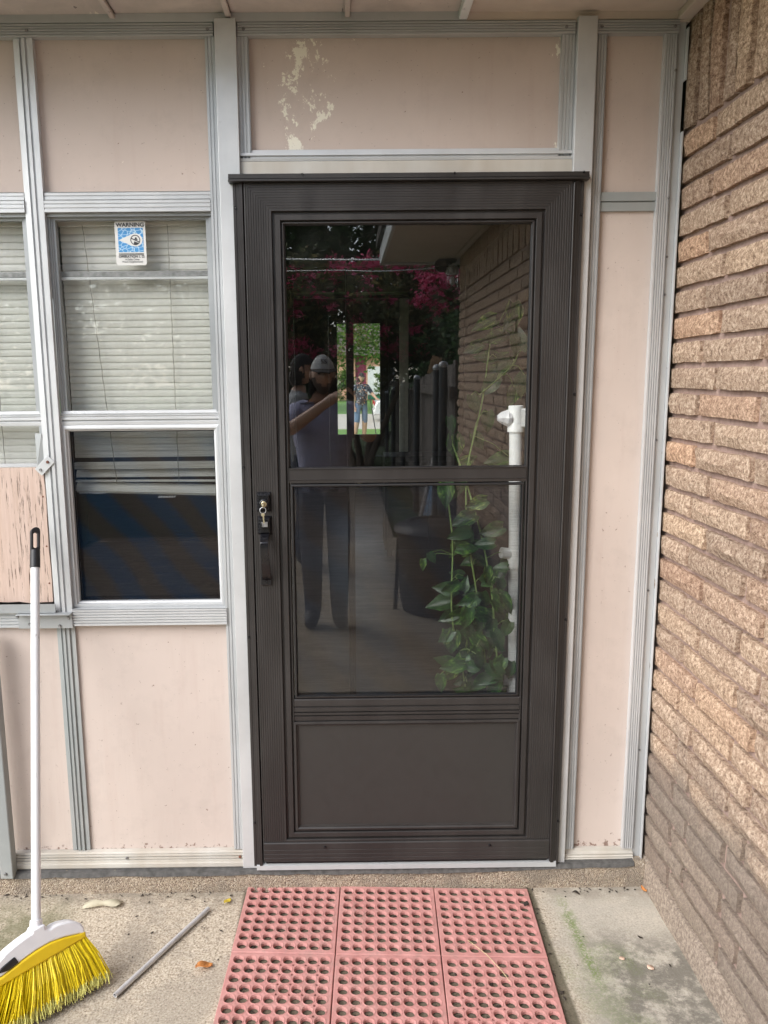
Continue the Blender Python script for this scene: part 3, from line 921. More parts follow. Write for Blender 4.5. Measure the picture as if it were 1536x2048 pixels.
MB().loop(-IX - .004, IX + .004, IZ0 - .004, .4779, -.0380, [(0, .006), (.001, .0085), (.007, .0095), (.010, .006), (.0105, .003), (.014, .0025), (.015, .0)]).build('kick_moulding', 'bronze_enamel', kp)
sw = MB().strip_h(-.434, .434, .030, .092, -.0505, [(0, .003), (.05, .005), (.20, .005), (.21, .0042), (.23, .0042), (.24, .005), (.40, .005), (.41, .0042), (.43, .0042), (.44, .005), (.62, .005), (.63, .0042), (.65, .0042), (.66, .005), (.96, .005), (1, .002)]).build('sweep', 'bronze_enamel', door)
for x in (-.248, .252):
    bolt(sw, x, -.0555, .078, .004, 'black_metal', .004)
MB().box(-.43, .43, -.046, -.030, .0195, .0275).build('sweep_brush', 'black_gasket', door)
# jambs and drip cap, screwed to the posts
for s in (-1, 1):
    j = MB()
    a, b = sorted((s * .466, s * .4395))
    if s < 0:
        pr_ = [(0, .008), (.02, .0105), (.28, .0105), (.30, .009), (.34, .009), (.36, .0105), (.62, .0105), (.66, .0145), (.97, .0145), (1, .012)]
    else:
        pr_ = [(0, .012), (.03, .0145), (.34, .0145), (.38, .0105), (.62, .0105), (.64, .009), (.68, .009), (.70, .0105), (.98, .0105), (1, .008)]
    j.strip_v(a, b, .012, 1.990, -.036, pr_)
    jo = j.build('jamb', 'bronze_enamel', door)
    a, b = sorted((s * .4395, s * .428))
    MB().box(a, b, -.0115, -.002, .012, 1.995).build('door_stop', 'black_gasket', jo)
    a, b = sorted((s * .4395, s * .4375))
    MB().box(a, b, -.030, -.012, .012, 1.990).build('weather_strip', 'black_gasket', jo)
    for z in ((1.93, 1.237, .742, .155) if s < 0 else (1.905, 1.432, .785, .150)):
        bolt(jo, s * .4605, -.0465, z, .0038, 'black_metal', .004)
    if s > 0:
        MB().tube([(.4385, -.0525, .02), (.4385, -.0525, 1.985)], .0032, 8).build('hinge_rod', 'bronze_enamel', jo, 60)
dc = MB().strip_h(-.475, .475, 1.9915, 2.0125, -.036, [(0, .020), (.06, .0285), (.22, .0285), (.30, .022), (.40, .0215), (.42, .0235), (.64, .0235), (.66, .022), (.94, .022), (1, .02)]).build('drip_cap', 'bronze_enamel', door)
for x in (-.28, .12, .46):
    bolt(dc, x, -.0585, 2.010, .003, 'black_metal', .003)
MB().strip_h(-.4575, .4575, -.0035, .0185, -.0005, [(0, .045), (.2, .052), (.8, .050), (1, .040)]).build('threshold', 'aluminium', door)
# lock and pull handle
hd = MB()
def pyr(x0, x1, z0, z1, y, d, ins):
    hd.add([(x0, y, z0), (x1, y, z0), (x1, y, z1), (x0, y, z1), (x0 + ins, y - d, z0 + ins), (x1 - ins, y - d, z0 + ins), (x1 - ins, y - d, z1 - ins), (x0 + ins, y - d, z1 - ins)],
           [(0, 1, 5, 4), (1, 2, 6, 5), (2, 3, 7, 6), (3, 0, 4, 7), (4, 5, 6, 7)])
pyr(-.426, -.384, 1.112, 1.168, -.050, .012, .007)
lk = hd.build('lock_plate', 'black_metal', door, bevel=.001)
for k in range(4):
    MB().box(-.4235 + k * .0100, -.4160 + k * .0100, -.0590, -.0545, 1.1580, 1.1640).build('hammered_stud', 'black_metal', lk, bevel=.001)
for k in range(5):
    MB().box(-.4235, -.4195, -.0570, -.0535, 1.117 + k * .0085, 1.122 + k * .0085).build('hammered_stud', 'black_metal', lk, bevel=.001)
MB().lathe((-.404, -.061, 1.136), [(.0145, 0), (.0145, -.004), (.012, -.007), (.010, -.0075)], 20, 'y').build('lock_collar', 'black_metal', lk, 40)
MB().lathe((-.404, -.0675, 1.136), [(.0078, 0), (.0078, -.002), (.0068, -.0028), (.002, -.0026)], 18, 'y').build('lock_cylinder', 'brass', lk, 40)
hd = MB()
pyr(-.424, -.384, 1.046, 1.100, -.050, .012, .007)
lp = hd.build('latch_plate', 'black_metal', door, bevel=.001)
for k in range(5):
    MB().box(-.4215, -.4180, -.0575, -.0540, 1.051 + k * .0092, 1.056 + k * .0092).build('hammered_stud', 'black_metal', lp, bevel=.001)
MB().box(-.4145, -.3935, -.070, -.060, 1.068, 1.086).build('thumb_piece', 'black_metal', lp, bevel=.003)
hb = MB()
cl = [(-.050, 1.050), (-.066, 1.046), (-.084, 1.040), (-.094, 1.030), (-.096, 1.018), (-.092, .995), (-.085, .970), (-.075, .945), (-.062, .926), (-.052, .916)]
for i, (y, z) in enumerate(cl):
    u = i / (len(cl) - 1)
    xc = -.404 + .002 * u
    hw = .0135 - .0022 * sin(pi * min(1, u * 1.1))
    d0 = Vector((0, cl[min(i + 1, 9)][0] - cl[max(i - 1, 0)][0], cl[min(i + 1, 9)][1] - cl[max(i - 1, 0)][1])).normalized()
    nn = Vector((0, -d0.z, d0.y)) * .003
    hb.v += [(xc - hw, y + nn.y, z + nn.z), (xc + hw, y + nn.y, z + nn.z), (xc + hw, y - nn.y, z - nn.z), (xc - hw, y - nn.y, z - nn.z)]
hb.f = [(i * 4 + a, i * 4 + (a + 1) % 4, i * 4 + 4 + (a + 1) % 4, i * 4 + 4 + a) for i in range(9) for a in range(4)] + [(0, 1, 2, 3), (36, 37, 38, 39)]
ho = hb.build('pull_handle', 'black_metal', door, 35, bevel=.0012)
MB().box(-.419, -.389, -.0545, -.0495, .8985, .9245).build('foot_plate', 'black_metal', ho, bevel=.0015)
bolt(ho, -.404, -.0545, .911, .004, 'black_metal')
# key left in the lock
ky = empty('key_ring', (-.404, -.07, 1.09), 'small brass key on a ring hanging from the door lock', 'key')
MB().box(-.4047, -.4027, -.094, -.068, 1.1315, 1.1405).build('key_blade', 'brass', ky)
MB().lathe((-.4037, -.090, 1.1345), [(.0065, -.001), (.0065, .001)], 14, 'x').build('key_bow', 'brass', ky)
MB().tube([(-.4045 + .0085 * sin(a), -.093 + .001 * cos(a), 1.1225 + .0085 * cos(a)) for a in [2 * pi * k / 24 for k in range(25)]], .0009, 6, False).build('ring', 'steel', ky, 60)
k2 = MB().box(-.4060, -.4020, -.0950, -.0935, 1.086, 1.113)
k2.v = [(x + (1.113 - z) * .06, y, z) for x, y, z in k2.v]
k2.lathe((-.4045, -.094, 1.1105), [(.005, -.0008), (.005, .0008)], 12, 'y')
k2.build('spare_key', 'brass', ky)
MB().box(-.4105, -.3945, -.0735, -.0725, 1.072, 1.0865).build('paper_tag', 'dull_steel', ky)

# ------------------------------------------------------------------ brick wall at the right
WX, WEND = .738, -4.25
BW = empty('brick_wall', (WX, -2.1, GZ), 'tan rock-faced brick side wall with raked dark joints', 'wall')
MB().box(WX + .0125, 3.0, WEND + .012, .03, -.16, 2.43).build('mortar_core', 'mortar', BW)
ft = MB()
N = 60
for i in range(N + 1):
    y = .0 + (WEND - .0) * i / N
    for (dx, z) in ((-.006, GZ - .06), (-.008 + random.uniform(-.002, .002), GZ + .012), (-.004 + random.uniform(-.002, .002), .0), (.0, .010 + random.uniform(-.002, .002)), (.014, .012)):
        ft.v.append((WX + dx, y, z))
ft.f = [(i * 5 + j, i * 5 + j + 1, (i + 1) * 5 + j + 1, (i + 1) * 5 + j) for i in range(N) for j in range(4)]
ft.build('footing', 'footing_concrete', BW, 50)
def brick_geo(L, h, seed, dep=.03):
    """rock-faced brick: y along, z up, face towards -x, ragged arrises"""
    r = random.Random(seed)
    nx, nz = (7, 2) if L > h else (2, 7)
    v, f = [], []
    for j in range(nz + 1):
        for i in range(nx + 1):
            y, z = -L / 2 + L * i / nx, -h / 2 + h * j / nz
            edge = i in (0, nx) or j in (0, nz)
            ey = r.uniform(0, .006) if i in (0, nx) else r.uniform(-.006, .006)
            ez = r.uniform(0, .0036) if j in (0, nz) else r.uniform(-.008, .008)
            if i == 0: y += ey
            elif i == nx: y -= ey
            else: y += ey * .6
            if j == 0: z += ez
            elif j == nz: z -= ez
            else: z += ez * .6
            v.append((r.uniform(-.001, .003) if edge else -r.uniform(.000, .012), y, z))
    nf = len(v)
    W1 = nx + 1
    for j in range(nz):
        for i in range(nx):
            q = (j * W1 + i, j * W1 + i + 1, (j + 1) * W1 + i + 1, (j + 1) * W1 + i)
            f.append(q if (i + j + seed) % 2 else q)
    ring = [i for i in range(nx + 1)] + [j * W1 + nx for j in range(1, nz + 1)] + [nz * W1 + i for i in range(nx - 1, -1, -1)] + [j * W1 for j in range(nz - 1, 0, -1)]
    for k in ring:
        v.append((dep, v[k][1], v[k][2]))
    n = len(ring)
    for k in range(n):
        f.append((ring[k], nf + k, nf + (k + 1) % n, ring[(k + 1) % n]))
    return v, f
_bm = {}
def brick_mesh(L, h, var):
    k = (round(L, 3), round(h, 3), var)
    if k not in _bm:
        m = MB()
        m.v, m.f = brick_geo(L, h, hash(k) % 9973)
        _bm[k] = m.mesh('brick', 'brick', 38)
    return _bm[k]
rr = random.Random(11)
far = MB()
PITCH, HB = .0677, .0565
def put_brick(yc, zc, L, h):
    dx, dz, ry = rr.uniform(-.003, .002), rr.uniform(-.001, .001), rr.uniform(-.006, .006)
    if yc > -2.15:
        o = link('brick', brick_mesh(L, h, rr.randrange(7)), BW)
        o.location = (WX + dx, yc, zc + dz)
        o.rotation_euler = (ry, rr.uniform(-.03, .03), rr.uniform(-.012, .012))
    else:
        v, f = brick_geo(L, h, rr.randrange(9999))
        far.add([(x + WX + dx, y + yc, z + zc + dz) for x, y, z in v], f)
for k in range(31):
    zc = 2.116 - PITCH * (k + .5)
    ph = -.191 if k % 2 == 0 else -.284
    y = -.002
    nxt = ph
    while y > WEND + .02:
        e = max(nxt, WEND)
        L = (y - e) - .0145
        if L > .03:
            put_brick((y + e) / 2, zc, L, HB)
        y, nxt = e, nxt - .303
y = -.003
k = 0
while y > WEND + .05:
    w = .058 if k % 2 else .061
    gap = .018 if k % 2 == 0 else .007
    put_brick(y - w / 2, 2.116 + .152, w, .288)
    y -= w + gap
    k += 1
stuff(far.build('brick', 'brick', BW, 38))
# caulk blobs down the corner
cb = MB()
for k in range(26):
    z = .02 + k * .078 + random.uniform(-.02, .02)
    if z < 1.75:
        cb.ball((.7315 + random.uniform(-.002, .002), -.012, z), (.004, .008, random.uniform(.01, .03)), 8, 6)
cb.build('caulk', 'footing_concrete', BW, 60)

# ------------------------------------------------------------------ eaves
ev = empty('roof_eave', (-1.2, -.3, 2.41), 'underside of the roof eave along the top of the picture, flaking grey-brown boards', 'eave')
bx = [-2.6, -1.67, -1.365, -1.067, -.762, -.463, -.155, .148]
for a, b in zip(bx[:-1], bx[1:]):
    o = MB().box(a + .003, b - .003, -.30, .04, 2.4125 + random.uniform(0, .003), 2.428)
    o.build('soffit_board', 'soffit_paint', ev, bevel=.003)
    MB().box(b - .010, b + .004, -.30, -.006, 2.402, 2.412).build('batten', 'soffit_paint', ev, bevel=.002)
MB().box(-2.6, .128, -.325, -.3015, 2.385, 2.53).build('fascia', 'white_enamel', ev, bevel=.003)
MB().box(-2.6, 3.0, -.34, 8.6, 2.532, 2.62).build('roof_deck', 'interior_dark', ev)
ew = empty('side_eave', (.45, -2, 2.41), 'tan boarded eave over the brick wall at the top right', 'eave')
for k in range(5):
    a, b = -.004 - k * .92, -.92 - k * .92
    MB().box(.1555, .757, b + .002, a - .002, 2.4135, 2.428).build('soffit_board', 'soffit_tan', ew, bevel=.002)
MB().box(.700, .737, -4.25, -.004, 2.392, 2.4125).build('frieze_strip', 'soffit_tan', ew, bevel=.003)
MB().box(.130, .1535, -4.62, -.004, 2.396, 2.53).build('fascia', 'white_enamel', ew, bevel=.003)
MB().box(.130, 3.0, -4.645, -4.6215, 2.396, 2.53).build('fascia', 'white_enamel', ew, bevel=.003)
MB().box(.1, 3.0, -4.66, -.35, 2.532, 2.62).build('roof_deck', 'interior_dark', ew)

# ------------------------------------------------------------------ red rubber mat
MATY = -.020
mat_o = empty('rubber_mat', (-.055, -.32, GZ), 'red rubber drainage mat of square modules full of round holes below the door', 'mat')
TP, TS = .2862, .2842
def tile_mesh(dots):
    mb = MB()
    n, mg, T = 8, .0082, .0092
    p = (TS - 2 * mg) / n
    c = .0062
    def octo(h):
        q = [(-h + c, -h), (0, -h), (h - c, -h), (h - c / 2, -h + c / 2), (h, -h + c), (h, 0), (h, h - c), (h - c / 2, h - c / 2), (h - c, h), (0, h), (-h + c, h), (-h + c / 2, h - c / 2), (-h, h - c), (-h, 0), (-h, -h + c), (-h + c / 2, -h + c / 2)]
        return q
    zf = lambda x, y: T
    base = octo(p / 2)
    for i in range(n):
        for j in range(n):
            cx, cy = -TS / 2 + mg + p * (i + .5), -TS / 2 + mg + p * (j + .5)
            b = len(mb.v)
            mb.v += [(cx + x, cy + y, T) for x, y in base]
            for r, z, oc in ((.0165, T, 1), (.0161, T + .0009, 1), (.0153, T + .0009, 1), (.0149, T - .0014, 1), (.0131, T - .0018, 0), (.0127, T - .004, 0), (.0124, 0, 0)):
                for k in range(16):
                    a = 2 * pi * k / 16 + R(-90 - 45)
                    x0, y0 = base[k]
                    a = math.atan2(y0, x0)
                    rr_ = r
                    if oc:
                        m_ = (a + R(22.5)) % R(45) - R(22.5)
                        rr_ = r * cos(R(22.5)) / cos(abs((a % R(45)) - R(22.5))) if False else r / (1 + .05 * (1 - abs(m_) / R(22.5)))
                    mb.v.append((cx + rr_ * cos(a), cy + rr_ * sin(a), z))
            for s in range(7):
                for k in range(16):
                    mb.f.append((b + s * 16 + k, b + s * 16 + (k + 1) % 16, b + (s + 1) * 16 + (k + 1) % 16, b + (s + 1) * 16 + k))
    for i in range(n + 1):
        for j in range(n + 1):
            x, y = -TS / 2 + mg + p * i, -TS / 2 + mg + p * j
            pts = []
            for dx, dy in ((c, 0), (0, c), (-c, 0), (0, -c)):
                if -1e-6 < i * p + dx < n * p + 1e-6 and -1e-6 < j * p + dy < n * p + 1e-6:
                    pts.append((x + dx, y + dy))
            inner = 0 < i < n and 0 < j < n
            if inner and (i, j) in dots:
                b = len(mb.v)
                q = [(c, 0), (c / 2, c / 2), (0, c), (-c / 2, c / 2), (-c, 0), (-c / 2, -c / 2), (0, -c), (c / 2, -c / 2)]
                mb.v += [(x + u, y + w, T) for u, w in q]
                mb.v += [(x + .0040 * cos(k * pi / 4), y + .0040 * sin(k * pi / 4), T) for k in range(8)]
                mb.v += [(x + .0037 * cos(k * pi / 4), y + .0037 * sin(k * pi / 4), 0) for k in range(8)]
                for s in range(2):
                    for k in range(8):
                        mb.f.append((b + s * 8 + k, b + s * 8 + (k + 1) % 8, b + s * 8 + 8 + (k + 1) % 8, b + s * 8 + 8 + k))
            elif inner:
                b = len(mb.v)
                q = [(c, 0), (c / 2, c / 2), (0, c), (-c / 2, c / 2), (-c, 0), (-c / 2, -c / 2), (0, -c), (c / 2, -c / 2)]
                mb.v += [(x + u, y + w, T) for u, w in q] + [(x + u * .45, y + w * .45, T + .0007) for u, w in q]
                mb.f += [(b + k, b + (k + 1) % 8, b + 8 + (k + 1) % 8, b + 8 + k) for k in range(8)] + [tuple(b + 8 + k for k in range(8))]
            else:
                if len(pts) == 2:
                    pts = [pts[0], (x, y), pts[1]]
                if len(pts) >= 3:
                    mb.add([(u, w, T) for u, w in pts], [tuple(range(len(pts)))])
    h, hi = TS / 2, TS / 2 - mg
    mb.add([(-hi, -hi, T), (hi, -hi, T), (hi, hi, T), (-hi, hi, T), (-h + .002, -h + .002, T), (h - .002, -h + .002, T), (h - .002, h - .002, T), (-h + .002, h - .002, T), (-h, -h, T - .003), (h, -h, T - .003), (h, h, T - .003), (-h, h, T - .003), (-h, -h, 0), (h, -h, 0), (h, h, 0), (-h, h, 0)],
           [(a * 4 + k, a * 4 + 4 + k, a * 4 + 4 + (k + 1) % 4, a * 4 + (k + 1) % 4) for a in range(3) for k in range(4)])
    return mb.mesh('mat_tile', 'red_rubber', 24)
D0 = tile_mesh(set())
D1 = tile_mesh({(3, 7), (4, 7), (5, 7), (6, 7), (7, 7), (4, 6), (5, 6), (7, 6), (4, 5), (5, 5), (7, 5), (4, 4), (5, 4), (6, 4), (7, 4), (7, 3), (7, 2)})
D2 = tile_mesh({(2, 5), (3, 5), (1, 4), (2, 4), (3, 4), (4, 5), (1, 3), (2, 3), (3, 3), (4, 3), (1, 2), (2, 2), (3, 2), (4, 2)})
for j in range(3):
    for i in range(3):
        me = D0 if j == 0 or i == 1 else (D1 if i == 0 else D2)
        o = link('mat_tile', me, mat_o)
        a_, lx, ly = R(-2.4), (i - 1) * TP, -TP * 1.022 * (j + .5)
        o.location = (-.060 + lx * cos(a_) - ly * sin(a_), -.0515 + lx * sin(a_) + ly * cos(a_), GZ + .0015)
        o.rotation_euler = (random.uniform(-.004, .004), random.uniform(-.004, .004), a_ + random.uniform(-.004, .004))
        o.scale = (1, 1.02, 1)
# grit, twigs and leaf crumbs: nobody could count them
gm = MB()
rr = random.Random(21)
for k in range(1250):
    if rr.random() < .80:
        x, y = rr.uniform(-.49, .38), rr.uniform(-.02, -.62)
    elif rr.random() < .6:
        x, y = rr.uniform(-1.3, .72), -.054 - abs(rr.gauss(0, .02))
    else:
        x, y = rr.uniform(-1.3, .72), rr.uniform(-.07, -.7)
    s, a = rr.uniform(.0008, .0036), rr.uniform(0, pi)
    l = s * rr.uniform(1, 3.2)
    z = GZ + .001
    u, w = (cos(a) * l, sin(a) * l), (-sin(a) * s, cos(a) * s)
    gm.add([(x - u[0], y - u[1], z), (x + w[0], y + w[1], z + s * .4), (x + u[0], y + u[1], z), (x - w[0], y - w[1], z + s * .2), (x, y, z + s)], [(0, 3, 4), (3, 2, 4), (2, 1, 4), (1, 0, 4)])
tag(stuff(gm.build('grit', 'debris')), 'dark grit and leaf crumbs scattered on the patio and in the mat holes', 'grit')

# ------------------------------------------------------------------ broom
Bp, be, ba, bn = Vector((-.8146, -.4033, GZ)), Vector((-.7441, -.6681, 0)), Vector((-.08075, .38502, .91937)), Vector((-.62649, .69780, -.34726))
broom = empty('broom', Bp + be * .187, 'yellow-bristled angle broom with a white handle leaning on the wall', 'broom')
P = lambda s, t, d=0.0: Bp + be * s + ba * t - bn * d
MB().tube([P(.187, .19), P(.187, .6), P(.187, 1.137)], .0118, 20).build('handle', 'handle_enamel', broom, 60)
# grip with hanging hole
gp = MB()
gp.tube([P(.187, 1.128), P(.187, 1.15), P(.187, 1.178)], [.0138, .0138, .0132], 16)
gp.build('grip', 'black_plastic', broom, 60)
hl = MB()
def stad(w, h):
    q = []
    for k in range(24):
        a = 2 * pi * k / 24
        q.append((w * cos(a), (h if sin(a) >= 0 else -h) + w * sin(a)))
    return q
oo, ii = stad(.0135, .024), stad(.0062, .016)
for d_ in (-.0055, .0055):
    for q in (oo, ii):
        hl.v += [tuple(P(.187 + a, 1.206 + b_, d_)) for a, b_ in q]
for k in range(24):
    m_ = (k + 1) % 24
    hl.f += [(k, m_, 24 + m_, 24 + k), (48 + k, 72 + k, 72 + m_, 48 + m_), (k, 48 + k, 48 + m_, m_), (24 + k, 24 + m_, 72 + m_, 72 + k)]
hl.build('hanging_loop', 'black_plastic', broom, 40, bevel=.0015)
# moulded head: white hood over a yellow skirt
top = [(.066, .138), (.070, .158), (.078, .170), (.092, .180), (.108, .187), (.130, .192), (.146, .193), (.158, .190), (.169, .196), (.171, .208), (.203, .208), (.205, .200), (.216, .199), (.240, .193), (.264, .185), (.285, .172), (.300, .152), (.306, .136)]
yb = [(.300, .134), (.275, .136), (.255, .142), (.222, .151), (.193, .157), (.158, .160), (.123, .156), (.083, .147)]
def slab(poly, half, name, mat, bev, crown=0):
    mb = MB()
    n = len(poly)
    for d in (-half, half):
        mb.v += [tuple(P(s, t, d)) for s, t in poly]
    mb.f = [tuple(range(n)), tuple(range(n, 2 * n))[::-1]] + [(i, (i + 1) % n, n + (i + 1) % n, n + i) for i in range(n)]
    return mb.build(name, mat, broom, 30, bevel=bev)
slab(top + yb, .021, 'head_hood', 'white_plastic', .006)
slab([(.064, .131), (.066, .146)] + [(.083, .1465), (.123, .1555), (.158, .1595), (.193, .1565), (.222, .1505), (.255, .1415), (.275, .1355), (.306, .132), (.309, .114)], .0235, 'head_skirt', 'yellow_plastic', .004)
slab([(.236, .149), (.247, .167), (.280, .156), (.290, .146), (.262, .142)], .0236, 'corner_insert', 'black_plastic', .003)
MB().tube([P(.187, .195), P(.187, .222)], [.0160, .0150], 20).build('socket', 'white_plastic', broom, 60)
bm_, fm = MB(), MB()
rr = random.Random(9)
def strand(mb, a, b_, r, mid=None):
    mb.tube([a] + ([mid] if mid else []) + [b_], r, 3, False)
for k in range(2300):
    u = rr.random()
    s0 = .069 + .235 * u
    d0 = rr.uniform(-.019, .019)
    cl = round(u * 22) / 22 * .6 + u * .4
    s1 = max(.0, .004 + .372 * (cl * .75 + u * .25) + rr.gauss(0, .006))
    d1 = d0 * 1.9 + rr.gauss(0, .004)
    t0 = .140 - .02 * u
    t1 = .022 + rr.uniform(-.004, .010)
    a, b_ = P(s0, t0, d0), P(s1 * .9 + s0 * .1, t1, d1)
    if rr.random() < .03:
        b_ = P(max(.02, s1 + rr.gauss(0, .018)), .03, d1 + .010)
    m_ = P(s0 * .5 + s1 * .5 + rr.gauss(0, .002), (t0 + t1) / 2, d0 * .3 + d1 * .7 + .002)
    strand(bm_, a, b_, rr.uniform(.0009, .0017), m_)
    for q in range(2):
        e = b_ + Vector((rr.gauss(0, .005), rr.gauss(0, .005), 0)) - ba * rr.uniform(.008, .022)
        e.z = max(e.z, GZ + .002)
        strand(fm, b_ + ba * .006, e, .0007)
stuff(bm_.build('bristles', 'yellow_bristle', broom, rec=False))
stuff(fm.build('frayed_tips', 'frayed_bristle', broom, rec=False))

# ------------------------------------------------------------------ small things lying on the patio
a, b = Vector((-.7758, -.4705, GZ + .0075)), Vector((-.5934, -.1403, GZ + .0075))
rod = MB()
d = (b - a).normalized()
q = d.cross(Vector((0, 0, 1))).normalized()
u = q.cross(d)
sec = 16
for (t_, r_) in ((0, .0048), (0, .0068), (0.02, .0068), (1, .0068), (1, .0048)):
    c_ = a.lerp(b, t_)
    for k in range(sec):
        th = 2 * pi * k / sec
        rod.v.append(tuple(c_ + q * r_ * cos(th) + u * r_ * sin(th)))
rod.v += []
for i in range(4):
    for k in range(sec):
        rod.f.append((i * sec + k, i * sec + (k + 1) % sec, (i + 1) * sec + (k + 1) % sec, (i + 1) * sec + k))
for base_, c_ in ((0, a + d * .03), (4 * sec, b - d * .03)):
    bb = len(rod.v)
    rod.v += [tuple(c_ + q * .0048 * cos(2 * pi * k / sec) + u * .0048 * sin(2 * pi * k / sec)) for k in range(sec)]
    rod.f += [(base_ + k, base_ + (k + 1) % sec, bb + (k + 1) % sec, bb + k) for k in range(sec)]
tag(rod.build('metal_tube', 'steel', None, 40), 'thin silver metal tube lying on the patio between broom and mat', 'tube')
def dead_leaf(x, y, L, w, ang, mat, label, lift=.004, name='fallen_leaf', z=GZ + .003):
    mb = MB()
    n = 6
    for i in range(n + 1):
        t_ = i / n
        ww = w * sin(pi * min(1, t_ * .96 + .02)) ** .8
        zz = lift * (1 + sin(t_ * 5 + ang)) * .6
        for s_ in (-1, 0, 1):
            px, py = (t_ - .5) * L, s_ * ww
            mb.v.append((x + px * cos(ang) - py * sin(ang), y + px * sin(ang) + py * cos(ang), z + zz + abs(s_) * lift * .8 - .002))
    mb.f = [(i * 3 + k, i * 3 + 3 + k, i * 3 + 4 + k, i * 3 + 1 + k) for i in range(n) for k in range(2)]
    o = mb.build(name, mat, None, 60)
    so_ = o.modifiers.new('thick', 'SOLIDIFY')
    so_.thickness = .0006
    return tag(o, label, 'leaf')
dead_leaf(-.5426, -.1028, .030, .009, 1.0, 'leaf_yellow', 'small yellow fallen leaf by the left back corner of the red mat')
dead_leaf(-.566, -.372, .046, .013, .35, 'leaf_orange', 'curled orange-brown fallen leaf left of the red mat', .008)
dead_leaf(.5577, -.3578, .016, .007, .2, 'petal', 'pale tan fallen leaf right of the mat, the one nearer the mat', .001)
dead_leaf(.6217, -.392, .020, .009, 2.2, 'petal', 'pale tan fallen leaf right of the mat, the one nearer the brick wall', .001)
dead_leaf(.635, -.280, .014, .004, 2.7, 'debris', 'small dark brown fallen leaf on the concrete near the brick wall', .003)
dead_leaf(.5122, -.085, .022, .006, -.4, 'debris', 'dark curled leaf on the concrete beside the back right mat corner', .004)
dead_leaf(.722, -.075, .030, .006, 1.75, 'leaf_orange', 'orange leaf standing in the corner where sill meets brick wall', .006)
dead_leaf(.345, -.150, .028, .008, 1.1, 'debris', 'dark grey leaf lying on the right part of the red mat', .002, z=GZ + .017)
pp = MB()
n = 10
for i in range(n + 1):
    t_ = i / n
    w = .011 * (1 - .75 * math.exp(-((t_ - .52) / .16) ** 2)) + .004 * t_
    x, y = -.9717 + .112 * t_, -.117 + .006 * t_
    tw = .9 * sin(t_ * 3.1 + .4)
    pp.v += [(x, y - w * cos(tw), GZ + .003 + .006 * t_ + max(0, -w * sin(tw))), (x + .003, y + w * cos(tw), GZ + .003 + .010 * sin(t_ * 3) + max(0, w * sin(tw)))]
pp.f = [(2 * i, 2 * i + 2, 2 * i + 3, 2 * i + 1) for i in range(n)]
o = pp.build('paper_strip', 'paper', None, 60)
o.modifiers.new('thick', 'SOLIDIFY').thickness = .0006
tag(o, 'twisted strip of off-white paper on the patio behind the broom', 'paper')
tag(MB().tube([(.15, -.30, GZ + .018), (.19, -.36, GZ + .022), (.22, -.42, GZ + .021), (.235, -.455, GZ + .018)], .0008, 5).build('grass_straw', 'straw'), 'thin dry grass straw lying across the front right mat module', 'straw')

# ------------------------------------------------------------------ inside the house, seen through the door
def S_(name, mat, *boxes):
    mb = MB()
    for q in boxes:
        mb.box(*q)
    return structure(mb.build(name, mat))
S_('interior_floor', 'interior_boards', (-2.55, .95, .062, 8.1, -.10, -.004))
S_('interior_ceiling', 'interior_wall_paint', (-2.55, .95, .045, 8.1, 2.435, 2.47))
S_('interior_wall_left', 'interior_wall_paint', (-2.6, -2.55, .015, 3.3, -.16, 2.435), (-2.6, -2.55, 4.7, 8.1, -.16, 2.435), (-2.6, -2.55, 3.3, 4.7, -.16, 1.1), (-2.6, -2.55, 3.3, 4.7, 2.15, 2.435))  # opening in this unseen wall is added to let daylight onto the doorway casing
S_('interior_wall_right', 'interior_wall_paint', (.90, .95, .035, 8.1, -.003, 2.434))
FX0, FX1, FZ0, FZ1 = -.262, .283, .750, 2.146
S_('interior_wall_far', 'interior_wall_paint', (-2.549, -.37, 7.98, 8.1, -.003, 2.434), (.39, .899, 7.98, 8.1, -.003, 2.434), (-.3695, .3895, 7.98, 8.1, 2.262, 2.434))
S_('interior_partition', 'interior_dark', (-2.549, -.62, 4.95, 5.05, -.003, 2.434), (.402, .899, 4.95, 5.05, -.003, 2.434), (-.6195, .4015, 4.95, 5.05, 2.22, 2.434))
fd = empty('front_door', (0, 8.0, 0), 'dark front door with a tall clear pane at the far end of the house, seen through the glass', 'door')
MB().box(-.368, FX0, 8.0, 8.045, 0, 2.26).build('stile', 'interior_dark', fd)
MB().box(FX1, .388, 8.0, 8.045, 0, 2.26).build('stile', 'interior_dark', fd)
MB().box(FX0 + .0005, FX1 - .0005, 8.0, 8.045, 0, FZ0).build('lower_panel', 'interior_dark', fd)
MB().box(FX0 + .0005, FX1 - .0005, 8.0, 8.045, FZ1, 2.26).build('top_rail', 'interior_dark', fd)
MB().box(FX0 + .0005, FX1 - .0005, 8.018, 8.022, FZ0, FZ1).build('pane', 'clear_glass', fd)
df = empty('doorway_frame', (.36, 4.93, 0), 'pale doorway frame inside the dark house, seen through the glass', 'door frame')
MB().box(.319, .398, 4.915, 4.949, -.003, 2.165).build('side_casing', 'interior_trim', df, bevel=.004)
MB().box(-.60, .398, 4.915, 4.949, 2.166, 2.19).build('head_casing', 'interior_dark', df, bevel=.004)
idr = empty('interior_door', (-.149, 1.6, 0), 'dark inner door standing open edge-on inside the house', 'door')
MB().box(-.165, -.133, 1.3, 2.05, 0, 2.0).build('door_leaf', 'interior_dark', idr, bevel=.002)
MB().ball((-.115, 1.36, 1.0), .02).build('knob', 'brass', idr, 60)

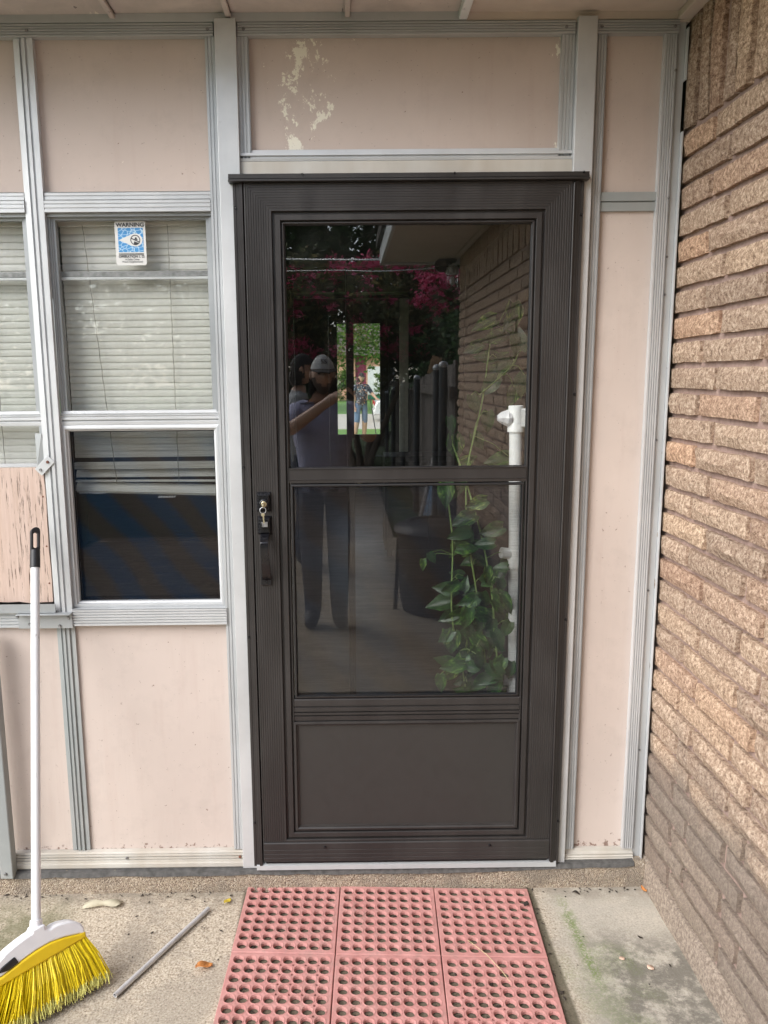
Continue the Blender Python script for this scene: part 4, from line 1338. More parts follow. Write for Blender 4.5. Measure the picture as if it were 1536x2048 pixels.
# white plastic pipe with a tee, right behind the glass
sb = empty('sideboard', (.4, 4.4, 0), 'low dark cabinet inside the house beside the doorway', 'cabinet')
MB().box(.15, .88, 4.2, 4.6, .06, .84).build('carcass', 'interior_dark', sb, bevel=.004)
for x in (.19, .84):
    for y in (4.24, 4.56):
        MB().box(x - .02, x + .02, y - .02, y + .02, -.003, .0595).build('leg', 'interior_dark', sb)
MB().box(.17, .50, 4.185, 4.1995, .10, .80).build('cabinet_door', 'interior_dark', sb, bevel=.003)
MB().box(.51, .86, 4.185, 4.1995, .10, .80).build('cabinet_door', 'interior_dark', sb, bevel=.003)
pv = empty('plastic_pipe', (.345, .12, 0), 'white plastic pipe with a tee standing behind the glass at the right', 'pipe')
px = lambda z: .353 - .018 * (z - .48) / .92
MB().tube([(px(-.0), .12, 0.0), (px(.7), .12, .7), (px(1.34), .12, 1.34)], .0195, 20).build('riser', 'pvc', pv, 60)
MB().lathe((px(1.36), .12, 0), [(.0245, 1.318), (.0245, 1.330), (.023, 1.332), (.023, 1.392), (.0215, 1.396), (.0185, 1.396), (.0185, 1.36)], 22).build('tee', 'pvc', pv, 40)
MB().box(.337, .372, .100, .140, 1.332, 1.388).build('tee_arm', 'pvc', pv, bevel=.004)
pg = MB()
rr = random.Random(2)
for i in range(5):
    for k in range(8):
        a = 2 * pi * k / 8
        r = (.020, .024, .021, .017, .008)[i] * rr.uniform(.85, 1.15)
        pg.v.append((.320 - .010 * i, .115 + r * cos(a), 1.360 + r * sin(a)))
pg.f = [(i * 8 + k, i * 8 + (k + 1) % 8, i * 8 + 8 + (k + 1) % 8, i * 8 + 8 + k) for i in range(4) for k in range(8)] + [tuple(range(32, 40))]
pg.build('plastic_wrap', 'white_plastic', pv)
for z in (.93, .52):
    MB().lathe((px(z), .12, 0), [(.0235, z - .03), (.0235, z + .03)], 20).build('coupling', 'pvc', pv, 40)
    MB().tube([(px(z), .12, z + .012), (px(z) - .045, .11, z + .02)], .017, 14).build('side_spout', 'pvc', pv, 60)

# trailing variegated plant round the pipe
t = NT('pothos_leaf')
oc = t.map(t.obj(), (40, 14, 40))
vn = t.noise(1.6, 4, .6, vec=oc, dist=.5)
n2 = t.rnd()
f = t.math('ADD', vn, t.math('MULTIPLY', t.math('SUBTRACT', n2, .5), .16))
c = t.ramp(f, (.47, (.012, .055, .012)), (.55, (.028, .11, .018)), (.62, (.11, .25, .035)), (.70, (.42, .52, .12)))
t.set(color=c, rough=.32, spec=.5, normal=t.bump(t.noise(60, 3), .15, .002))
MATS['pothos_leaf'] = t.m
plain('pothos_stem', (.22, .34, .10), .5)
def pothos_mesh(seed):
    r = random.Random(seed)
    mb = MB()
    out = [(0, .06, .34), (.10, .30, .42), (.25, .40, .40), (.45, .38, .36), (.65, .27, .28), (.82, .15, .18), (.94, .06, .08), (1.04, .005, .005)]
    sk = r.uniform(-.08, .08)
    for t_, w, w2 in out:
        w = (w + w2) * .42 * r.uniform(.92, 1.08)
        x = sk * t_ * t_
        z = -.16 * t_ * t_
        yb_ = t_ if t_ > 0 else 0
        mb.v += [(x - w, yb_ - (.12 if t_ == 0 else 0), z + w * .42), (x - w * .5, yb_ - (.05 if t_ == 0 else 0), z + w * .26), (x, yb_, z), (x + w * .5, yb_ - (.05 if t_ == 0 else 0), z + w * .26), (x + w, yb_ - (.12 if t_ == 0 else 0), z + w * .42)]
    mb.f = [(i * 5 + k, i * 5 + k + 1, i * 5 + 6 + k, i * 5 + 5 + k) for i in range(7) for k in range(4)]
    me = mb.mesh('leaf', 'pothos_leaf', 60, rec=False)
    for v in me.vertices:
        v.co *= .068
    return me
PM = [pothos_mesh(s) for s in range(5)]
LEAVES = [(0.228,1.633,1.1,200),(0.309,1.647,1.2,270),(0.249,1.592,1,190),(0.326,1.597,1.2,100),(0.204,1.563,0.9,210),(0.24,1.537,1,180),(0.272,1.502,1.5,215),(0.247,1.451,1.1,225),(0.34,1.45,1.1,260),(0.32,1.419,1,250),(0.29,1.597,0.9,240),(0.327,1.562,0.8,250),(0.212,1.4,0.9,290),(0.154,1.27,1.3,280),(0.135,1.339,0.8,280),(0.278,1.238,1.2,185),(0.188,1.239,0.9,20),(0.244,1.348,1,270),(0.294,1.632,0.8,230),(0.219,1.291,0.9,300),(0.183,1.048,1.2,205),(0.267,1.017,1.1,200),(0.161,0.964,1.1,240),(0.214,0.969,1.1,30),(0.086,0.943,0.6,300),(0.27,0.875,1,20),(0.189,0.859,0.7,70),(0.13,0.832,1.1,180),(0.109,0.787,1.2,190),(0.195,0.803,1,200),(0.247,0.791,1.1,280),(0.217,0.763,1,0),(0.158,0.747,1.2,215),(0.234,0.724,1,260),(0.191,0.696,1,300),(0.143,0.668,1,280),(0.184,0.662,1.3,290),(0.214,0.639,1,280),(0.253,0.621,1.1,250),(0.149,0.599,1.1,190),(0.296,0.643,1,330),(0.265,0.557,1.2,200),(0.149,0.565,1,240),(0.309,0.802,1,300),(0.312,0.918,0.8,240),(0.214,1.107,1,200),(0.126,1.137,1.2,270),(0.158,1.148,1,250),(0.215,0.587,1,240),(0.29,0.683,1,300),(0.31,0.746,1,280),(0.262,0.695,1,200),(0.176,0.616,1,210),(0.241,0.667,1,320),(0.282,0.522,1,250),(0.233,0.535,1,230),(0.188,0.535,0.9,200),(0.292,0.586,1,300),(0.199,0.92,0.8,200),(0.236,0.919,0.9,330),(0.292,0.852,0.8,280),(0.278,0.751,0.9,340)]
po = empty('trailing_plant', (.25, .12, 0), 'trailing plant with yellow-streaked green leaves behind the door glass', 'plant')
rr = random.Random(4)
vines = [[(.30, .13, 0.0), (.27, .12, .5), (.23, .11, .8), (.20, .12, 1.0), (.22, .30, 1.18), (.30, .50, 1.40), (.33, .50, 1.66)],
         [(.32, .10, 0.0), (.30, .09, .45), (.28, .10, .75), (.25, .11, .95), (.22, .25, 1.12), (.20, .50, 1.25)],
         [(.26, .12, 0.0), (.19, .10, .55), (.15, .10, .75), (.15, .11, .98), (.13, .10, 1.14)],
         [(.29, .50, 1.42), (.40, .50, 1.52), (.42, .50, 1.60), (.34, .50, 1.66)]]
def spline(pts, n=24):
    pts = [Vector(p) for p in pts]
    out = []
    for k in range(n + 1):
        u = k / n * (len(pts) - 1)
        i = min(int(u), len(pts) - 2)
        f_ = u - i
        p0, p1, p2, p3 = pts[max(i - 1, 0)], pts[i], pts[i + 1], pts[min(i + 2, len(pts) - 1)]
        out.append(.5 * ((2 * p1) + (p2 - p0) * f_ + (2 * p0 - 5 * p1 + 4 * p2 - p3) * f_ * f_ + (3 * p1 - p0 - 3 * p2 + p3) * f_ ** 3))
    return out
vp = []
for v in vines:
    s_ = spline(v)
    vp += s_
    MB().tube(s_, .0028, 6).build('stem', 'pothos_stem', po, 60)
pet = MB()
for (x, z, s, ang) in LEAVES + [(x + rr.uniform(-.04, .04), z + rr.uniform(-.04, .04), s * .85, a + rr.uniform(-60, 60)) for x, z, s, a in LEAVES if z < 1.05]:
    yy = rr.uniform(.055, .13)
    if z > 1.2:
        yy, x, z, s = yy + .40, -.176 + (x + .176) * 1.17, 1.485 + (z - 1.485) * 1.17, s * 1.15
    o = link('leaf', rr.choice(PM), po)
    tip = Vector((cos(R(ang)), rr.uniform(-.35, .25), sin(R(ang)))).normalized()
    nrm = Vector((rr.uniform(-.35, .35), -1, rr.uniform(.0, .7)))
    nrm = (nrm - tip * nrm.dot(tip)).normalized()
    xx = tip.cross(nrm)
    base = Vector((x, yy, z)) - tip * .035 * s
    M_ = Matrix((xx, tip, nrm)).transposed().to_4x4() @ Matrix.Scale(s, 4)
    M_.translation = base
    o.matrix_basis = M_
    near = min(vp, key=lambda q: (q - base).length)
    pet.tube([base, (base + near) / 2 + Vector((0, 0, .012)), near], .0013, 4, False)
pet.build('petioles', 'pothos_stem', po, 60)['kind'] = 'stuff'

# ------------------------------------------------------------------ the yard behind the camera (mirrored in the glass)
plain('fence_wood', (.13, .115, .105), .9, bump=.4, scale=40, var=.35)
plain('fence_post', (.060, .065, .072), .5, .3)
plain('galvanised', (.42, .43, .44), .45, .6)
plain('cardboard', (.36, .22, .12), .85)
plain('sash_blue', (.10, .19, .32), .4)
plain('sash_grey', (.40, .38, .38), .6)
plain('dark_enamel', (.035, .034, .036), .45)
plain('lamp_grey', (.20, .20, .20), .5)
fence = empty('wood_fence', (.72, -7, -.1), 'weathered board fence with steel posts beyond the brick wall', 'fence')
rr = random.Random(8)
def ftop(y): return 1.60 + (y + 4.4) * .045
y = -4.40
while y > -13.4:
    w = rr.uniform(.125, .145)
    zt = ftop(y) + rr.uniform(-.015, .015)
    MB().box(.735 + rr.uniform(0, .006), .757, y - w, y - .004, -.1, zt).build('board', 'fence_wood', fence)
    y -= w
for z in (.35, 1.35):
    MB().box(.69, .733, -13.4, -4.42, z - .045, z + .045).build('rail', 'fence_wood', fence)
for y in (-4.55, -5.0, -7.0, -9.2, -11.4, -13.4):
    zt = ftop(y) - .02
    p_ = MB().tube([(.655, y, -.1), (.655, y, zt)], .036, 14).build('post', 'fence_post', fence, 60)
    MB().ball((.655, y, zt), (.042, .042, .035), 12, 8).build('cap', 'galvanised', p_, 60)
gate = empty('chain_link_gate', (.35, -13.6, -.1), 'chain-link gate at the end of the garden path', 'gate')
MB().tube([(-.15, -13.6, -.08), (-.15, -13.6, 1.64), (.80, -13.6, 1.63), (.80, -13.6, -.08), (-.15, -13.6, -.08)], .024, 8).build('gate_frame', 'galvanised', gate, 60)
MB().tube([(-.13, -13.6, .62), (.79, -13.6, .62)], .018, 8).build('gate_rail', 'galvanised', gate, 60)
ch = MB()
for k in range(-30, 24):
    for s in (-1, 1):
        pts = []
        for i in range(2):
            z = (-.07, 1.62)[i]
            pts.append((k * .06 + (z if s > 0 else 1.7 - z), z))
        (x0, z0), (x1, z1) = pts
        lo, hi = -.14, .79
        def clip(xa, za, xb, zb):
            ts = sorted([(lo - xa) / (xb - xa), (hi - xa) / (xb - xa)])
            a_, b_ = max(0, ts[0]), min(1, ts[1])
            return (a_, b_) if a_ < b_ else None
        cc = clip(x0, z0, x1, z1)
        if cc:
            f_ = lambda q: (x0 + (x1 - x0) * q, -13.6, z0 + (z1 - z0) * q)
            ch.tube([f_(cc[0]), f_(cc[1])], .0025, 3, False)
stuff(ch.build('wire_mesh', 'galvanised', gate))
for k, (dy, mt) in enumerate(((0, 'sash_blue'), (-.42, 'sash_grey'))):
    e_ = empty('old_window_sash', (.58, -5.75 + dy, -.1), 'old window sash leaning on the board fence, ' + ('bluish pane, nearer the house' if k == 0 else 'grey pane, farther from the house'), 'window sash', 'sashes leaning on the fence')
    m_ = Matrix.Translation((.60, -5.55 + dy, -.1)) @ Matrix.Rotation(R(-96 + 10 * k), 4, 'Z') @ Matrix.Rotation(R(-12), 4, 'X')
    f_ = MB().loop(-.25, .25, 0, 1.06, 0, [(0, 0), (0, .03), (.045, .03), (.05, .008)])
    g_ = MB().box(-.21, .21, -.012, -.006, .04, 1.02)
    for mb, nm, ma in ((f_, 'frame', 'sash_grey'), (g_, 'pane', mt)):
        mb.v = [tuple(m_ @ Vector(p)) for p in mb.v]
        mb.build(nm, ma, e_)
cb = MB().box(-.055, .055, -.01, .01, 0, .20)
m_ = Matrix.Translation((.775, -6.5, 1.50)) @ Matrix.Rotation(R(18), 4, 'Y') @ Matrix.Rotation(R(10), 4, 'X')
cb.v = [tuple(m_ @ Vector(p)) for p in cb.v]
tag(cb.build('cardboard_piece', 'cardboard', None, bevel=.002), 'brown cardboard piece tucked over the top of the board fence', 'cardboard')
dr = empty('lidded_drum', (.42, -3.0, GZ), 'dark round lidded drum on legs beside the brick wall', 'drum')
MB().lathe((.44, -3.0, 0), [(.235, GZ + .004), (.25, .0), (.265, .20), (.265, .44), (.27, .46)], 28).build('body', 'dark_enamel', dr, 40)
MB().lathe((.44, -3.0, 0), [(.29, .46), (.30, .48), (.29, .50), (.23, .530), (.19, .535), (.18, .52), (.06, .525), (.02, .53)], 28).build('lid', 'dark_enamel', dr, 40)
for a in (60, 180, 300):
    MB().tube([(.44 + .262 * cos(R(a)), -3.0 + .262 * sin(R(a)), .42), (.44 + .285 * cos(R(a)), -3.0 + .285 * sin(R(a)), GZ)], .014, 8).build('leg', 'dark_enamel', dr, 60)
lm = empty('eave_lamp', (.69, -4.45, 2.41), 'twin lamp fixture with a clear glass jar under the side eave', 'lamp')
MB().lathe((.69, -4.45, 0), [(.055, 2.412), (.055, 2.395), (.03, 2.385)], 18).build('base', 'lamp_grey', lm, 40)
MB().tube([(.69, -4.45, 2.39), (.70, -4.43, 2.36), (.705, -4.42, 2.345)], .010, 8).build('arm', 'dark_enamel', lm, 60)
MB().lathe((.705, -4.42, 0), [(.030, 2.362), (.050, 2.340), (.056, 2.295), (.046, 2.290)], 18).build('collar', 'white_enamel', lm, 40)
MB().lathe((.705, -4.42, 0), [(.044, 2.292), (.047, 2.23), (.044, 2.195), (.028, 2.172), (.006, 2.166)], 18).build('glass_jar', 'clear_glass', lm, 60)
MB().ball((.705, -4.42, 2.24), (.024, .024, .036), 12, 8).build('bulb', 'white_enamel', lm, 60)
MB().tube([(.69, -4.45, 2.39), (.63, -4.43, 2.375)], .010, 8).build('arm', 'dark_enamel', lm, 60)
MB().lathe((.615, -4.42, 2.36), [(.055, .0), (.055, .02), (.035, -.045)][::1], 20, 'y').build('flood_head', 'lamp_grey', lm, 40)
for lab, pts in (('upper grey overhead cable running to the side eave', [(.60, -4.70, 2.46), (.15, -5.0, 2.49), (-.75, -6, 2.640), (-3.5, -9, 3.1)]), ('lower thin overhead cable running to the side eave', [(.70, -4.72, 2.385), (.15, -5.05, 2.40), (-.62, -6.0, 2.530), (-3.5, -9.3, 2.9)])):
    tag(MB().tube(spline(pts), .010 if 'upper' in lab else .005, 6).build('cable', 'galvanised', None, 60), lab, 'cable')

# ---- trees
def foliage(name, stops, rough=.6):
    t = NT(name)
    r = t.n.new('ShaderNodeNewGeometry').outputs['Random Per Island']
    col = t.ramp(r, *stops)
    t.set(color=col, rough=rough, spec=.3)
    tl = t.n.new('ShaderNodeBsdfTranslucent')
    t.l.new(col, tl.inputs[0])
    mx = t.n.new('ShaderNodeMixShader')
    mx.inputs[0].default_value = .45
    t.l.new(t.b.outputs[0], mx.inputs[1])
    t.l.new(tl.outputs[0], mx.inputs[2])
    t.l.new(mx.outputs[0], t.out.inputs['Surface'])
    MATS[name] = t.m
foliage('leaf_dark', ((0.0, (.025, .055, .026)), (.6, (.05, .10, .04)), (1.0, (.10, .16, .06))))
foliage('leaf_mid', ((0.0, (.06, .075, .035)), (.6, (.13, .14, .06)), (1.0, (.24, .20, .09))))
foliage('leaf_bright', ((0.0, (.04, .10, .016)), (.6, (.085, .17, .03)), (1.0, (.18, .28, .06))))
foliage('blossom', ((0.0, (.58, .05, .15)), (.6, (.78, .12, .26)), (1.0, (.88, .28, .42))))
plain('bark', (.14, .105, .08), .9, bump=.6, scale=30, var=.3)
def crown(c, r, n, size, seed, mat, clumps=60, name='crown', spread=.22, shell=.35, only=None):
    rg = random.Random(seed)
    mb = MB()
    cs = []
    while len(cs) < clumps:
        p = Vector((rg.uniform(-1, 1), rg.uniform(-1, 1), rg.uniform(-1, 1)))
        if shell < p.length < 1 and (not only or only(p)):
            cs.append(p)
    mn = min(r)
    for k in range(n):
        q = rg.choice(cs)
        p = Vector((c[0] + q.x * r[0] + rg.gauss(0, spread * mn), c[1] + q.y * r[1] + rg.gauss(0, spread * mn), c[2] + q.z * r[2] + rg.gauss(0, spread * mn * .7)))
        a = Vector((rg.gauss(0, 1), rg.gauss(0, 1), rg.gauss(0, .6))).normalized()
        b_ = a.cross(Vector((rg.gauss(0, 1), rg.gauss(0, 1), rg.gauss(0, 1)))).normalized()
        s = size * rg.uniform(.6, 1.35)
        mb.add([p - a * s, p + b_ * s * .45, p + a * s, p - b_ * s * .45], [(0, 1, 2, 3)])
    return mb
def tree(name, label, base, trunk, crowns, seed, group=None, th=.10):
    e_ = empty(name, base, label, 'tree', group)
    rg = random.Random(seed)
    tb = MB()
    for k in range(trunk[0]):
        h = trunk[1]
        a = 2 * pi * k / trunk[0] + .4
        l = trunk[2]
        pts = [(base[0] + .05 * cos(a), base[1] + .05 * sin(a), base[2])]
        for i in range(1, 6):
            u = i / 5
            pts.append((base[0] + l * u * cos(a) + rg.uniform(-.06, .06), base[1] + l * u * sin(a) + rg.uniform(-.06, .06), base[2] + h * u))
        tb.tube(pts, [th * (1 - .14 * i) for i in range(6)], 8)
        for q in range(3):
            s_ = Vector(pts[3 + q % 3])
            e2 = s_ + Vector((rg.uniform(-1, 1) * l, rg.uniform(-1, 1) * l, h * .25))
            tb.tube([s_, (s_ + e2) / 2 + Vector((0, 0, .1)), e2], [th * .4, th * .28, th * .1], 6)
    tb.build('trunk', 'bark', e_, 60)
    for nm, mb, mt in crowns:
        o = mb.build(nm, mt, e_, rec=False)
    return e_
cm = (.15, -9.9, 2.38)
tree('crape_myrtle', 'crape myrtle covered in pink blossom beyond the path', (.1, -9.9, -.15), (4, 2.3, .9),
     [('crown', crown(cm, (2.1, 1.3, .80), 14000, .055, 1, 'leaf_mid', 120, shell=.3), 'leaf_mid'),
      ('blossom', crown(cm, (2.1, 1.35, .80), 6500, .038, 2, 'blossom', 150, spread=.075, shell=.80, only=lambda p: p.y > -.2 and p.z > -.75), 'blossom')], 3, th=.06)
for k, (x, y, h, r, lab) in enumerate(((-2.6, -14.6, 8.5, 2.3, 'tall dark tree left of the crape myrtle'), (.6, -17.0, 9, 2.6, 'tall dark tree straight behind the crape myrtle'), (3.4, -14.0, 8, 2.2, 'tall dark tree behind the board fence'), (-6.5, -15, 8, 2.4, 'tall dark tree farthest left in the yard'))):
    tree('shade_tree', lab, (x, y, -.15), (2, h * .55, .8),
         [('crown', crown((x, y, h * .5), (r, r * .8, h * .46), 9000, .15, 20 + k, 'leaf_dark', 150, shell=.1), 'leaf_dark')], 30 + k, 'tall dark trees behind the yard', .2)
iv = empty('ivy', (1.1, -7.5, -.1), 'dark ivy mass hanging over the board fence', 'plant')
crown((1.25, -8.0, 1.5), (.45, 2.6, .75), 5000, .05, 77, 'leaf_dark', 60).build('foliage', 'leaf_dark', iv, rec=False)

# ------------------------------------------------------------------ people
plain('skin', (.44, .26, .18), .5, var=.06)
plain('hair_dark', (.018, .013, .011), .7)
plain('beard', (.06, .038, .028), .8)
plain('shirt_lavender', (.34, .34, .47), .85, bump=.2)
plain('shirt_grey', (.28, .29, .30), .85, bump=.2)
plain('jeans', (.035, .050, .085), .85, bump=.2)
plain('jean_shorts', (.09, .14, .22), .85, bump=.2)
plain('shoe', (.03, .03, .035), .6)
plain('cap_grey', (.47, .47, .46), .85)
plain('cap_black', (.02, .018, .018), .85)
t = NT('shirt_floral')
v = t.vor(22, vec=t.obj(), out='Color')
d_ = t.vor(22, vec=t.obj())
c = t.mix(t.ramp(d_, (.32, 1.0), (.42, 0.0)), (.02, .025, .04), t.ramp(t.sep(v)[0], (0.0, (.03, .04, .06)), (.4, (.40, .45, .48)), (.7, (.45, .17, .05)), (1.0, (.12, .22, .30))))
t.set(color=c, rough=.85)
MATS['shirt_floral'] = t.m
DEF = dict(pel=(0, 0, .95), spi=(0, .01, 1.12), che=(0, .0, 1.32), nkb=(0, -.02, 1.46), nk=(0, .0, 1.56),
           shR=(.185, -.01, 1.42), elR=(.235, -.03, 1.14), wrR=(.23, .05, .90), haR=(.225, .075, .83),
           hiR=(.088, 0, .90), knR=(.090, .025, .50), anR=(.088, -.03, .085), toR=(.105, .14, .03))
for k in list(DEF):
    if k.endswith('R'):
        DEF[k[:-1] + 'L'] = (-DEF[k][0],) + DEF[k][1:]
RAD = dict(pel=.155, spi=.145, che=.165, nkb=.075, nk=.058, sh=.075, el=.048, wr=.031, ha=.036, hi=.095, kn=.080, an=.060, to=.046)
EDG = [('pel', 'spi'), ('spi', 'che'), ('che', 'nkb'), ('nkb', 'nk')] + [e for s in 'LR' for e in (('che', 'sh' + s), ('sh' + s, 'el' + s), ('el' + s, 'wr' + s), ('wr' + s, 'ha' + s), ('pel', 'hi' + s), ('hi' + s, 'kn' + s), ('kn' + s, 'an' + s), ('an' + s, 'to' + s))]
def person(label, loc, face, scale, mats, over=None, curl=None, cap=None, beard=False, hair_long=False, shorts=False, look=0.0, logo=False):
    """mats = (skin, shirt, trousers, shoes). One continuous skinned body; hair, cap and beard are children."""
    J = dict(DEF)
    J.update(over or {})
    nm = list(J)
    vs = [Vector(J[k]) for k in nm]
    es = [(nm.index(a), nm.index(b)) for a, b in EDG]
    rad = [RAD[k] if k in RAD else RAD[k[:-1]] for k in nm]
    bone = [('neck' if e[1] == 'nk' else 'torso') if e[0] in ('pel', 'spi', 'che', 'nkb') and not e[1].startswith('hi') else e[0][:2] for e in EDG]
    bone = ['hip' if e[1].startswith('hi') else b_ for e, b_ in zip(EDG, bone)]
    for s in 'LR':
        h, w = Vector(J['ha' + s]), Vector(J['wr' + s])
        d = (h - w).normalized()
        cu = Vector((curl or {}).get(s, (0, .6, -.5))).normalized()
        sd_ = d.cross(cu).normalized()
        hi_ = nm.index('ha' + s)
        for f_, (off, ln) in enumerate(((-.030, .85), (-.010, 1.0), (.010, .95), (.030, .75))):
            p0 = h + sd_ * off + d * .028
            p1 = p0 + (d * .8 + cu * .35).normalized() * .036 * ln
            p2 = p1 + (d * .25 + cu * .95).normalized() * .034 * ln
            i0 = len(vs)
            vs += [p0, p1, p2]
            rad += [.0105, .0092, .0075]
            es += [(hi_, i0), (i0, i0 + 1), (i0 + 1, i0 + 2)]
            bone += ['ha', 'ha', 'ha']
        i0 = len(vs)
        p0 = w.lerp(h, .65) - sd_ * .038 + cu * .01
        p1 = p0 + (d * .6 - sd_ * .55 + cu * .5).normalized() * .036
        vs += [p0, p1]
        rad += [.012, .009]
        es += [(hi_, i0), (i0, i0 + 1)]
        bone += ['ha', 'ha']
    me = bpy.data.meshes.new('tmp')
    me.from_pydata([tuple(v) for v in vs], es, [])
    tmp = bpy.data.objects.new('tmp', me)
    COL.objects.link(tmp)
    sk = tmp.modifiers.new('skin', 'SKIN')
    sk.use_smooth_shade = True
    for i, q in enumerate(me.skin_vertices[0].data):
        q.radius = (rad[i], rad[i])
        q.use_root = (i == 0)
    ss = tmp.modifiers.new('sub', 'SUBSURF')
    ss.levels = ss.render_levels = 2
    bpy.context.view_layer.update()
    bo = bpy.data.meshes.new_from_object(tmp.evaluated_get(bpy.context.evaluated_depsgraph_get()))
    bpy.data.objects.remove(tmp)
    mb = MB()
    mb.v = []
    for v in bo.vertices:
        p = v.co.copy()
        mb.v.append(tuple(p))
    mb.f = [tuple(p.vertices) for p in bo.polygons]
    mi = []
    segs = [(vs[a], vs[b]) for a, b in es]
    for p in bo.polygons:
        c = p.center
        best, bi, bt = 1e9, 0, 0
        for k, (a, b_) in enumerate(segs):
            ab = b_ - a
            t_ = max(0, min(1, (c - a).dot(ab) / max(1e-9, ab.length_squared)))
            d = (c - a - ab * t_).length - (rad[es[k][0]] * (1 - t_) + rad[es[k][1]] * t_)
            if d < best:
                best, bi, bt = d, k, t_
        b_ = bone[bi]
        m = 0
        if b_ in ('torso',) or (b_ == 'sh' and bt < .80):
            m = 1
        if b_ == 'torso' and c.z < .93: m = 2
        if b_ == 'hip' or b_ == 'hi' or (b_ == 'kn' and (not shorts or bt < .05)): m = 2
        if b_ == 'an': m = 3
        mi.append(m)
    # head, turned by 'look' about the neck
    rot = Matrix.Rotation(look, 4, 'Z')
    hc = Vector(J['nk']) + Vector((0, .02, .105))
    def headpt(th, ph, k=1.0):
        x, y, z = sin(th) * sin(ph), sin(th) * cos(ph), cos(th)
        rx, ry, rz = .074, .094, .118
        X, Y, Z = x * rx, y * ry, z * rz
        if Z < 0:
            X *= 1 - .35 * (-Z / rz) ** 1.5
            Y = Y * (1 - .22 * (-Z / rz)) + .012 * (-Z / rz)
        fr = max(0, y)
        if fr > 0:
            nz = math.exp(-((X / .014) ** 2)) * math.exp(-(((Z + .012) / .026) ** 2))
            Y += .024 * nz * fr
            ey = (math.exp(-(((abs(X) - .030) / .016) ** 2)) * math.exp(-(((Z - .012) / .014) ** 2)))
            Y -= .010 * ey * fr
            Y += .004 * math.exp(-((X / .024) ** 2)) * math.exp(-(((Z + .060) / .008) ** 2)) * fr
            Y += .005 * math.exp(-(((Z - .034) / .012) ** 2)) * fr
            Y += .008 * math.exp(-((X / .022) ** 2)) * math.exp(-(((Z + .098) / .018) ** 2)) * fr
        return hc + rot @ (Vector((X, Y, Z)) * k)
    def shell(n, m, k, keep):
        h = MB()
        for j in range(m + 1):
            for i in range(n):
                h.v.append(tuple(headpt(pi * j / m, 2 * pi * i / n, k)))
        for j in range(m):
            for i in range(n):
                th, ph = pi * (j + .5) / m, 2 * pi * (i + .5) / n
                if keep(th, (ph + pi) % (2 * pi) - pi):
                    h.f.append((j * n + i, (j + 1) * n + i, (j + 1) * n + (i + 1) % n, j * n + (i + 1) % n))
        return h
    hd_ = shell(40, 30, 1.0, lambda a, b: True)
    for s in (-1, 1):
        hd_.ball(tuple(hc + rot @ Vector((s * .074, -.008, -.005))), (.012, .020, .032), 8, 6)
    nb = len(mb.f)
    mb.add(hd_.v, hd_.f)
    mi += [0] * (len(mb.f) - nb)
    bpy.data.meshes.remove(bo)
    M_ = Matrix.Translation(loc) @ Matrix.Rotation(face, 4, 'Z') @ Matrix.Scale(scale, 4)
    def place(mb):
        mb.v = [tuple(M_ @ Vector(p)) for p in mb.v]
        return mb
    root = empty('person', loc, label, 'person')
    bd = place(mb).build('body', list(mats), root, 70, rec=False)
    bd.data.polygons.foreach_set('material_index', mi)
    hair = shell(40, 30, 1.05, lambda th, ph: (th < 1.05) or (abs(ph) > 1.35 and th < (2.25 if hair_long else 1.95)))
    if hair_long:
        for k in range(60):
            a = pi + random.uniform(-1.5, 1.5)
            p0 = headpt(1.7, a, 1.04)
            hair.tube([p0, p0 + Vector((random.uniform(-.01, .01), -.01, -.06)), p0 + Vector((random.uniform(-.02, .02), .0, -.11))], [.014, .013, .004], 5)
    place(hair).build('hair', 'hair_dark', root, 60, rec=False)
    if beard:
        place(shell(40, 30, 1.035, lambda th, ph: th > 1.98 and abs(ph) < 1.5 and not (abs(ph) < .28 and 2.0 < th < 2.22) or (1.7 < th < 2.0 and .75 < abs(ph) < 1.35))).build('beard', 'beard', root, 60, rec=False)
    e_ = MB()
    for s in (-1, 1):
        e_.ball(tuple(hc + rot @ Vector((s * .030, .078, .012))), (.011, .008, .007), 8, 6)
    place(e_).build('eyes', 'hair_dark', root, 60)
    if cap:
        cp_ = shell(40, 30, 1.10, lambda th, ph: th < 1.28)
        place(cp_).build('cap', cap, root, 60, rec=False)
        bm2 = MB()
        for i in range(13):
            a = R(-62 + 124 * i / 12)
            p0 = headpt(1.27, a, 1.10)
            q0 = p0 + rot @ Vector((sin(a) * .012, .070 * cos(a) ** .7, -.020 * cos(a)))
            bm2.v += [tuple(p0), tuple(q0), tuple(p0 - Vector((0, 0, .004))), tuple(q0 - Vector((0, 0, .004)))]
        bm2.f = [f for i in range(12) for f in ((i * 4, i * 4 + 4, i * 4 + 5, i * 4 + 1), (i * 4 + 2, i * 4 + 3, i * 4 + 7, i * 4 + 6), (i * 4 + 1, i * 4 + 5, i * 4 + 7, i * 4 + 3))]
        place(bm2).build('cap_brim', 'cap_black' if cap == 'cap_black' else 'hair_dark', root, 60)
        if logo:                                        # dark block emblem with a double wave on the crown of the cap
            lg = MB()
            for k in range(2):
                for (u0, u1, w0, w1) in ((0, .46, .78, 1.0), (0, .20, .45, .80), (.12, .40, .28, .52), (.28, .46, 0, .30), (0, .46, -.02, .10)):
                    uu = [(-.48 + k * .50 + u0, w0), (-.48 + k * .50 + u1, w0), (-.48 + k * .50 + u1, w1), (-.48 + k * .50 + u0, w1)]
                    b_ = len(lg.v)
                    lg.v += [tuple(headpt(.98 - .26 * w_, u_ * .62, 1.115)) for u_, w_ in uu]
                    lg.f.append((b_, b_ + 1, b_ + 2, b_ + 3))
            place(lg).build('cap_emblem', 'cap_black', root)
    return root
